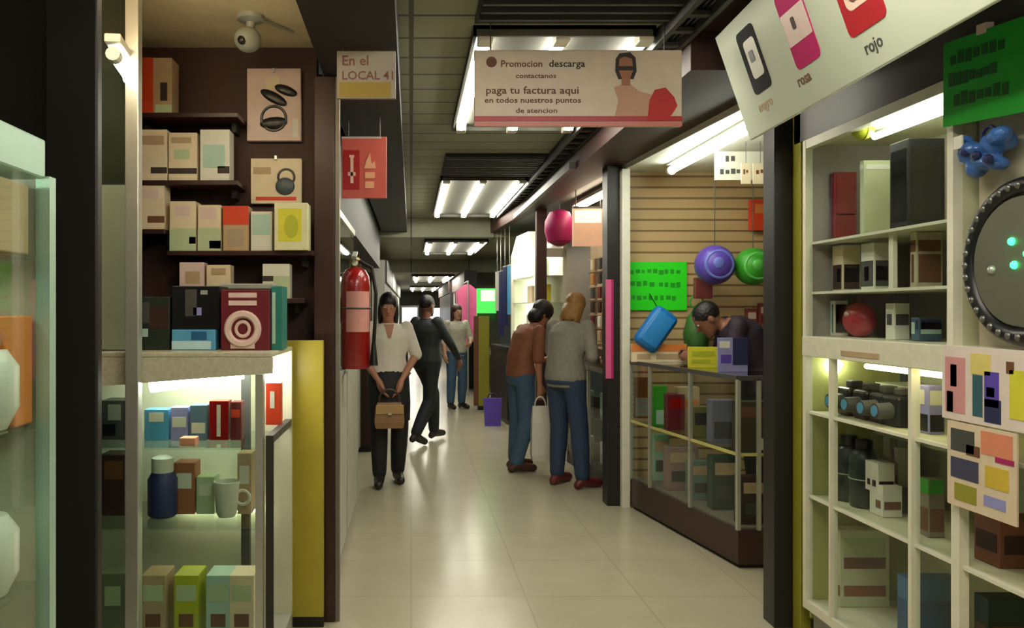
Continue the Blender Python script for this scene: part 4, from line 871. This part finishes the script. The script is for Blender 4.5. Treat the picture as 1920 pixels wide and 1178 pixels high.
# fourth stall: blue banners over a dark counter
t = along('stall_counter', 'dark counter with blue goods beyond the lit white case', 'counter', 10.5, 11.7, .22); l = .6
part('carcass', M('dark_counter', (44, 36, 30), .5), t, (-.22, -l, .06), (.22, l, .98)); part('plinth', m_blk, t, (-.2, -l, 0), (.2, l, .06)); part('countertop', m_dark, t, (-.23, -l, .98), (.22, l, 1.02))
for i, (y, z, hh, m, d) in enumerate(((-.45, 1.45, .65, m_blue, 'light blue hanging cloth above the dark counter'), (-.15, 1.3, .8, m_navy, 'navy hanging cloth above the dark counter'), (.15, 1.15, .9, M('ink_blue', (40, 44, 100), .5), 'ink blue hanging cloth above the dark counter'), (.42, 1.5, .55, m_white, 'white hanging cloth above the dark counter'))):
    o = thing('hanging_cloth', d, 'cloth', Vector(t.location)+Matrix.Rotation(.079, 3, 'Z') @ Vector((-.16, y, z)), .079)
    MB().prism([(.012*math.sin(k*1.3), -.13+.026*k, 0) for k in range(11)]+[(.012*math.sin(k*1.3)+.012, -.13+.026*k, 0) for k in range(10, -1, -1)], (0, 0, hh)).out('fabric', m, o, True)
    part('hanger_bar', m_alu, o, (-.006, -.13, hh), (.006, .13, hh+.015)); part('hanger_rod', m_alu, o, (-.004, -.004, hh), (.004, .004, 2.622-z))
t = thing('bag', 'purple blue shopping bag standing in front of the dark counter', 'bag', (RX(10.45)-.2, 10.45, .0)); MB().loft([[(-.1, -.06, 0), (.1, -.06, 0), (.1, .06, 0), (-.1, .06, 0)], [(-.12, -.03, .36), (.12, -.03, .36), (.12, .03, .36), (-.12, .03, .36)]]).out('body', m_pur, t); MB().torus((0, 0, .36), .06, .008, 'Y', 18, 6).out('handle', m_navy, t, True)
# green lit sign and yellow green post
t = thing('post', 'yellow green post with dark foot in front of the green lit sign', 'post', (1.10, 12.15, 0)); part('shaft', m_lime2, t, (-.08, -.06, .06), (.08, .06, 1.42)); part('foot', m_dark, t, (-.09, -.07, 0), (.09, .07, .06)); part('side_strip', m_brink, t, (-.15, -.04, .06), (-.08, .04, 1.42))
a, b = P(894, 601, 12.3), P(930, 541, 12.3); w, h = b.x-a.x, b.z-a.z
t = thing('lightbox_sign', 'green lit sign on the yellow green post down the aisle', 'sign', ((a.x+b.x)/2, 12.3, a.z))
part('face', M('lit_green', (70, 200, 80), .5, emit=.7), t, (-w/2, -.04, 0), (w/2, .04, h)); part('upper_panel', M('lit_pale_green', (176, 250, 170), .5, emit=1.0), t, (-w*.3, -.045, h*.6), (w*.42, -.038, h*.95)); part('dark_band', M('sign_dark_green', (20, 92, 24), .5), t, (-w/2, -.045, 0), (w/2, -.038, h*.22)); part('wall_arm', m_dgrey, t, (w/2-.02, -.02, h*.3), (w/2+.3, .02, h*.45))
# pink clothes stall
t = thing('clothes_rail', 'pink and white garments hanging along the aisle near its end', 'clothes rail', (1.0, 14.6, 0))
MB().cyl((0, -.5, 2.02), (0, .5, 2.02), .015, n=10).cyl((0, -.5, 0), (0, -.5, 2.02), .015, n=10).cyl((0, .5, 0), (0, .5, 2.02), .015, n=10).out('rail', m_alu, t)
for i, (y, m) in enumerate(((-.42, m_pink), (-.25, m_pink), (-.08, m_white), (.09, m_mag), (.26, m_pinkw), (.42, m_pink))):
    MB().loft([[(-.21, y-.05, .95), (.21, y-.05, .95), (.21, y+.05, .95), (-.21, y+.05, .95)], [(-.17, y-.04, 1.5), (.17, y-.04, 1.5), (.17, y+.04, 1.5), (-.17, y+.04, 1.5)], [(-.19, y-.03, 1.85), (.19, y-.03, 1.85), (.19, y+.03, 1.85), (-.19, y+.03, 1.85)], [(-.04, y-.02, 1.97), (.04, y-.02, 1.97), (.04, y+.02, 1.97), (-.04, y+.02, 1.97)]]).out('garment', m, t)
def rfront(y0, y1, label, m, x=1.16):
    t = thing('market_booth', label, 'booth', (x+.1, (y0+y1)/2, 0)); l = (y1-y0)/2
    part('panel', m, t, (-.1, -l, 0), (.1, l, 2.28), .003); part('post', m_dark, t, (-.11, -l-.03, 0), (.1, -l, 2.28)); part('sign_board', m_brown, t, (-.14, -l, 1.95), (.1, l, 2.28)); part('plinth', m_dark, t, (-.11, -l, 0), (.1, l, .12))
rfront(15.4, 20, 'pale stall front past the pink garments', m_grey, 1.06); rfront(20.3, 28, 'brown stall front furthest down the slatboard side', m_maroon, 1.0)
sbox('wall_stall', (2.35, 6.4, 0), (2.45, 12.6, 2.62), M('stall_inner', (120, 104, 84), .6))
tube_lamp('tube lamp above the tan phone case wall', (1.72, 6.9, 2.52), (1.66, 8.1, 2.52), .018, M('case_tube', (255, 236, 205), emit=12, noise=0))

# ------------------------------------------------------------------ people
def person(label, loc, rz, hgt, J, skin, hair, hair_style, top, sleeve, bottom, shoes, skirt=None, face=True, vneck=None, width=1.0, collar=None, hands=True, topz=.0, hem=-.09):
    D = dict(pelvis=(0, 0, .95), waist=(0, 0, 1.12), chest=(0, 0, 1.30), neck=(0, .01, 1.44), head=(0, -.015, 1.585), face=(0, -1, -.05),
             shL=(.165, 0, 1.395), elL=(.225, .02, 1.13), wrL=(.235, -.06, .90), hdL=(0, -.2, -1), shR=(-.165, 0, 1.395), elR=(-.225, .02, 1.13), wrR=(-.235, -.06, .90), hdR=(0, -.2, -1),
             hpL=(.09, 0, .92), knL=(.10, -.02, .50), anL=(.10, .02, .085), toL=(.12, -.15, .03), hpR=(-.09, 0, .92), knR=(-.10, -.02, .50), anR=(-.10, .02, .085), toR=(-.12, -.15, .03))
    D.update(J); s = hgt/1.71
    V = {k: Vector(v)*(1 if k in ('face', 'hdL', 'hdR') else s) for k, v in D.items()}
    t = thing('person', label, 'person', loc, rz)
    lat = (V['shL']-V['shR']).normalized(); latp = (V['hpL']-V['hpR']).normalized()
    def ring(c, la, up, rx, ry, n=20):
        up = up.normalized(); la = (la-up*la.dot(up)).normalized(); fw = up.cross(la)
        return [c+la*rx*s*math.cos(2*PI*k/n)+fw*ry*s*math.sin(2*PI*k/n) for k in range(n)]
    def torso(mb, e=0, low=-.10, neck=True):
        p, w, c, n = V['pelvis'], V['waist'], V['chest'], V['neck']; u = (w-p).normalized(); k = width
        R = [ring(p+u*low*s, latp, u, .145*k+e, .10*k+e), ring(p, latp, u, .165*k+e, .115*k+e), ring(w, lat*.5+latp*.5, c-p, .138*k+e, .10*k+e), ring(c, lat, n-w, .162*k+e, .118*k+e), ring(c*.45+n*.55, lat, n-c, .150*k+e, .092*k+e), ring(n-(n-c)*.08, lat, n-c, .075+e, .065+e)]
        if neck: R.append(ring(n, lat, n-c, .055+e, .055+e))
        mb.loft(R)
    def arm(mb, S, f0=0, f1=2, e=0):
        a, b, c = V['sh'+S], V['el'+S], V['wr'+S]
        if f1 <= 1: mb.limb([a, a.lerp(b, f1)], [(.050*width+e)*s, (.045+e)*s])
        else: mb.limb([a, b, b.lerp(c, f1-1)], [(.050*width+e)*s, (.040+e)*s, (.040-(.016*(f1-1))+e)*s])
    def leg(mb, S, f1=2, e=0, wide=0):
        a, b, c = V['hp'+S], V['kn'+S], V['an'+S]
        m1 = a.lerp(b, .45); m2 = b.lerp(c, .35)
        if f1 > 1: mb.limb([a, m1, b, m2, b.lerp(c, f1-1)], [(.088*width+e)*s, (.078+e)*s, (.056+e+wide)*s, (.054+e+wide)*s, (.040+e+wide)*s])
        else: mb.limb([a, m1, a.lerp(b, f1)], [(.088+e)*s, (.078+e)*s, (.064+e)*s])
    b = MB(); torso(b)
    for S in 'LR':
        arm(b, S); leg(b, S)
        a, q = V['an'+S], V['to'+S]; b.limb([a, a.lerp(q, .5)-Vector((0, 0, .012)), q], [.038*s, .036*s, .026*s])
        if hands:
            w = V['wr'+S]; d = V['hd'+S].normalized(); sd = d.cross(lat).normalized(); side = lat if S == 'L' else -lat
            nrm = d.cross(V['face']); nrm = (sd if nrm.length < .1 else nrm.normalized())
            fwd = nrm.cross(d).normalized()
            acr = d.cross(side).normalized()                # across the palm
            b.limb([w, w+d*.045*s, w+d*.085*s], [.027*s, .033*s, .030*s], 10)
            for i, ln in enumerate((.070, .080, .074, .058)):
                p0 = w+d*.085*s+acr*(i-1.5)*.019*s; cu = -side*.012*s
                p1 = p0+d*ln*.5*s+cu*.6; p2 = p1+d*ln*.42*s+cu*2
                b.limb([p0-d*.02*s, p1, p2], [.0105*s, .0095*s, .0085*s], 8)
            q0 = w+d*.03*s-acr*.026*s; b.limb([q0, q0+d*.035*s-acr*.026*s, q0+d*.062*s-acr*.030*s-side*.014*s], [.013*s, .011*s, .009*s], 8)
    hc = V['head']; fd = V['face'].normalized(); ux = lat-fd*lat.dot(fd); ux.normalize(); uz = ux.cross(-fd).normalized()
    if uz.z < 0 and V['neck'].z < hc.z: uz = -uz
    HM = Matrix((ux, -fd, uz)).transposed()
    hp = lambda x, y, z: hc+HM @ (Vector((x, y, z))*s)
    b.limb([V['neck']-Vector((0, 0, .02)), hp(0, .012, -.05)], [.052*s, .050*s])
    hr = []
    for z, rx, ry, dy in ((-.122, .022, .022, -.062), (-.112, .040, .040, -.045), (-.085, .054, .066, -.022), (-.05, .064, .083, -.005), (-.01, .071, .090, 0), (.03, .075, .094, .004), (.07, .070, .089, .008), (.10, .052, .068, .01), (.117, .024, .03, .01)):
        hr.append([hp(rx*math.cos(2*PI*k/20), dy+ry*math.sin(2*PI*k/20), z) for k in range(20)])
    b.loft(hr)
    r4 = HM.to_4x4()
    b.limb([hp(0, -.088, .012), hp(0, -.105, -.026)], [.008*s, .013*s], 8)
    for k in (-1, 1): b.ell(hp(k*.076, .01, -.008), (.010*s, .020*s, .032*s), 10, r4); b.ell(hp(k*.028, -.080, .022), (.02*s, .012*s, .007*s), 8, r4)
    b.ell(hp(0, -.086, -.058), (.024*s, .010*s, .007*s), 10, r4)
    b.out('body', skin, t, 'all', remesh=.0075, smit=2)
    if face:
        for k in (-1, 1):
            e = MB().ell(hp(k*.030, -.0835, .008), (.013*s, .008*s, .007*s), 12, r4).out('eye', m_white, t, 'all'); MB().ell(hp(k*.030, -.091, .008), (.0055*s, .003*s, .0055*s), 10, r4).out('iris', m_ink, e, 'all')
        MB().ell(hp(0, -.095, -.058), (.022*s, .004*s, .006*s), 10, r4).out('lips', M('lips', (150, 84, 76), .5), t, 'all')
    # clothes
    c = MB(); torso(c, .02, hem, False)
    for S in 'LR': arm(c, S, 0, sleeve, .011)
    c.out('top', top, t, 'all', remesh=.010, smit=3)
    if collar: MB().torus(V['neck']-Vector((0, 0, .012*s)), .066*s, .012*s, 'Z', 24, 8, .95).out('collar', collar, t, 'all')
    if vneck:
        n, ch = V['neck'], V['chest']; fw = lat.cross(n-ch).normalized(); fw = fw if fw.dot(V['face']) > 0 else -fw
        MB().prism([n+fw*.088*s+lat*.045*s-Vector((0, 0, .02)), n+fw*.088*s-lat*.045*s-Vector((0, 0, .02)), ch+fw*.146*s-lat*.012*s, ch+fw*.146*s+lat*.012*s], fw*.006).out('neckline', vneck, t)
    c = MB(); p, w = V['pelvis'], V['waist']; u = (w-p).normalized()
    c.loft([ring(p-u*.11*s, latp, u, .13, .11), ring(p-u*.05*s, latp, u, .165*width+.012, .120*width+.012), ring(p+u*.06*s, latp, u, .163*width+.008, .114*width+.008)])
    for S in 'LR': leg(c, S, 1.93, .012, .012)
    c.out('trousers', bottom, t, 'all', remesh=.011, smit=3)
    if skirt:
        k = (V['knL']+V['knR'])/2+Vector((0, 0, .06))
        MB().loft([ring(k, latp, u, .185, .155, 28), ring(p*.4+k*.6, latp, u, .195, .16, 28), ring(p, latp, u, .19, .145, 28), ring(p+u*.10*s, latp, u, .155, .118, 28)]).out('skirt', skirt, t, 'all')
    for S in 'LR':
        a, q = V['an'+S], V['to'+S]; dr = Vector((q.x-a.x, q.y-a.y, 0)).normalized(); zb = min(a.z-.085*s, q.z-.03*s)
        c = MB(); h = a-dr*.05*s; mid = a.lerp(q, .55); sl = q.z-.03*s
        c.limb([h-Vector((0, 0, .048*s)), a-Vector((0, 0, .02*s)), mid-Vector((0, 0, .004)), q+dr*.015*s+Vector((0, 0, .008*s))], [.038*s, .050*s, .045*s, .038*s])
        o = c.out('shoe', shoes, t, 'all', remesh=.008, smit=2)
    # hair
    c = MB()
    if hair_style == 'short': c.ell(hp(0, .016, .036), (.083*s, .102*s, .092*s), 20, r4)
    if hair_style == 'long':
        c.ell(hp(0, .016, .036), (.086*s, .105*s, .094*s), 20, r4); c.ell(hp(0, .06, -.07), (.080*s, .055*s, .105*s), 18, r4)
        for k in (-1, 1): c.ell(hp(k*.070, .03, -.07), (.028*s, .05*s, .12*s), 14, r4)
    if hair_style == 'tied': c.ell(hp(0, .016, .036), (.083*s, .102*s, .092*s), 20, r4); c.ell(hp(0, .115, .04), (.042*s, .042*s, .042*s), 14, r4)
    if hair_style == 'full': c.ell(hp(0, .018, .04), (.098*s, .115*s, .105*s), 20, r4); c.ell(hp(0, .05, -.05), (.095*s, .075*s, .09*s), 18, r4)
    c.out('hair', hair, t, 'all', remesh=.008, smit=2)
    return t, V
sk1 = M('skin_tan', (176, 122, 96), .5, noise=.05); sk2 = M('skin_light', (200, 150, 122), .5, noise=.05); sk3 = M('skin_brown', (136, 90, 70), .5, noise=.05)
hr_b = M('black_hair', (24, 18, 18), .4, noise=.4, scale=60, bump=.4); hr_bl = M('dark_blonde_hair', (158, 118, 62), .45, noise=.4, scale=60, bump=.4); hr_br = M('brown_hair', (54, 36, 28), .45, noise=.4, scale=60, bump=.4)
jean = M('blue_denim', (62, 92, 122), .7, noise=.3, scale=25, bump=.15); jean2 = M('dark_denim', (44, 62, 92), .7, noise=.3, scale=25, bump=.15); jeand = M('blackish_denim', (32, 38, 44), .7, noise=.3, scale=25)
cl_w = M('white_blouse', (222, 214, 200), .7, bump=.15); cl_k = M('black_cloth', (22, 20, 22), .7); cl_j = M('charcoal_jacket', (42, 48, 48), .7, noise=.3, bump=.2)
sh_k = M('dark_shoe', (40, 32, 28), .4); sh_b = M('brown_shoe', (72, 46, 34), .45); sh_r = M('maroon_shoe', (104, 36, 40), .45)
# woman in white, carrying a bag in front of her
wx, wy = (728-VX)/F*7.0, 7.0
t, V = person('woman in white blouse and black skirt holding a brown bag in front', (wx, wy, 0), .12, 1.66,
       dict(elL=(.25, -.02, 1.15), wrL=(.10, -.17, .93), hdL=(-.35, -.25, -1), elR=(-.25, -.02, 1.15), wrR=(-.10, -.17, .93), hdR=(.35, -.25, -1), face=(-.12, -1, -.25),
            knL=(.10, -.04, .50), anL=(.09, .05, .085), toL=(.10, -.11, .03), knR=(-.09, -.08, .52), anR=(-.09, -.12, .085), toR=(-.11, -.28, .03)),
       sk1, hr_b, 'long', cl_w, 1.0, cl_k, sh_k, skirt=cl_k, vneck=sk1)
bg = thing('handbag', 'brown handbag held by the woman in white', 'bag', (wx+.015, wy-.235, .51), .12)
MB().loft([[(x, y, z) for x, y in ((-w, -d), (w, -d), (w, d), (-w, d))] for z, w, d in ((0, .115, .045), (.05, .125, .05), (.16, .118, .04), (.215, .10, .02))]).out('body', M('tan_leather', (142, 104, 66), .5), bg)
part('flap', M('tan_leather_light', (176, 140, 92), .5), bg, (-.118, -.055, .12), (.118, -.040, .20), .006)
MB().torus((0, 0, .24), .085, .009, 'Y', 24, 8, 1.0).out('handle', M('strap_brown', (72, 48, 34), .5), bg, True)
part('clasp', m_alu, bg, (-.015, -.062, .115), (.015, -.052, .135))
# man walking away
person('man in charcoal jacket walking away with a long stride', ((800-VX)/F*9.1, 9.1, 0), PI-.75, 1.68,
       dict(knL=(.10, -.22, .55), anL=(.10, -.24, .10), toL=(.11, -.40, .05), knR=(-.10, .06, .49), anR=(-.10, .30, .14), toR=(-.10, .16, .035), hpL=(.09, -.02, .92), hpR=(-.09, .02, .92),
            elL=(.28, .10, 1.15), wrL=(.28, .06, .92), elR=(-.28, -.10, 1.15), wrR=(-.28, -.24, .98)),
       sk3, hr_b, 'short', cl_j, 2.0, jeand, sh_k, width=1.18, collar=cl_j)
# person behind
person('person in pale patterned top and blue jeans further behind the walking man', ((856-VX)/F*12.3, 12.3, 0), .4, 1.60, dict(elL=(.24, -.04, 1.14), wrL=(.14, -.22, 1.06), hdL=(-.6, -.6, 0)),
       sk2, hr_br, 'long', M('pale_pattern', (190, 184, 172), .7, noise=.35, scale=30), 1.2, jean, sh_k)
# the couple at the counter
person('dark haired shopper in reddish brown top and jeans bowing over the counter', ((976-VX)/F*7.55, 7.55, 0), PI/2+.35, 1.64,
       dict(chest=(0, -.07, 1.29), neck=(0, -.14, 1.41), head=(0, -.24, 1.53), face=(0, -1, -.75), shL=(.175, -.11, 1.37), shR=(-.175, -.11, 1.37), elL=(.23, -.12, 1.10), wrL=(.12, -.33, 1.07), hdL=(-.3, -1, .1),
            elR=(-.245, -.06, 1.10), wrR=(-.24, -.08, .86), hdR=(0, -.1, -1), knR=(-.10, -.02, .50), anR=(-.10, .10, .085), toR=(-.12, -.06, .03)),
       sk1, hr_b, 'full', M('reddish_brown_top', (138, 84, 58), .7, noise=.35, scale=18, bump=.2), 1.0, jean, sh_b, hem=-.07)
person('blonde shopper in grey shirt and jeans leaning on the glass counter', ((1060-VX)/F*6.9, 6.9, 0), PI/2+.75, 1.68,
       dict(chest=(0, -.05, 1.30), neck=(0, -.09, 1.43), head=(0, -.15, 1.565), face=(.1, -1, -.5), shL=(.18, -.07, 1.39), shR=(-.18, -.07, 1.39), elL=(.27, -.14, 1.16), wrL=(.22, -.25, 1.07), hdL=(-.2, -1, 0),
            elR=(-.27, -.02, 1.13), wrR=(-.20, -.20, 1.06), hdR=(.2, -1, 0), knL=(.08, -.02, .50), anL=(.07, .03, .085), toL=(.08, -.14, .03), hpL=(.085, 0, .92), knR=(-.14, -.01, .50), anR=(-.20, .03, .085), toR=(-.24, -.13, .03)),
       sk2, hr_bl, 'long', M('grey_shirt', (142, 138, 128), .75, noise=.25, scale=25, bump=.2), 1.6, jean2, sh_r, width=1.1, collar=M('grey_collar', (120, 116, 108), .7))
t = thing('shopping_bag', 'white shopping bag hanging between the two shoppers', 'bag', (1.185, 7.35, .125))
MB().loft([[(x, y, z) for x, y in ((-w, -d), (w, -d), (w, d), (-w, d))] for z, w, d in ((0, .075, .05), (.06, .085, .06), (.35, .08, .05), (.50, .07, .02))]).out('body', M('bag_white', (236, 228, 216), .5, noise=.06), t)
MB().torus((0, 0, .50), .05, .006, 'Y', 20, 6, 1.7).out('handle', m_white, t, True)
# seller bent over the counter
person('seller in dark purple top bowing sideways behind the slatboard stall counter', (2.50, 5.72, 0), -PI/2-.15, 1.70,
       dict(waist=(0, -.03, 1.12), chest=(0, -.14, 1.32), neck=(0, -.26, 1.42), head=(0, -.37, 1.45), face=(0, -.85, -.75), shL=(.175, -.20, 1.40), shR=(-.175, -.20, 1.40), elL=(.24, -.26, 1.15), wrL=(.16, -.42, 1.18), hdL=(-.3, -1, .05), elR=(-.24, -.24, 1.15), wrR=(-.18, -.40, 1.18), hdR=(.3, -1, .05)),
       sk3, hr_b, 'short', M('dark_purple_top', (38, 24, 40), .7), 1.8, cl_k, sh_k, width=1.2)
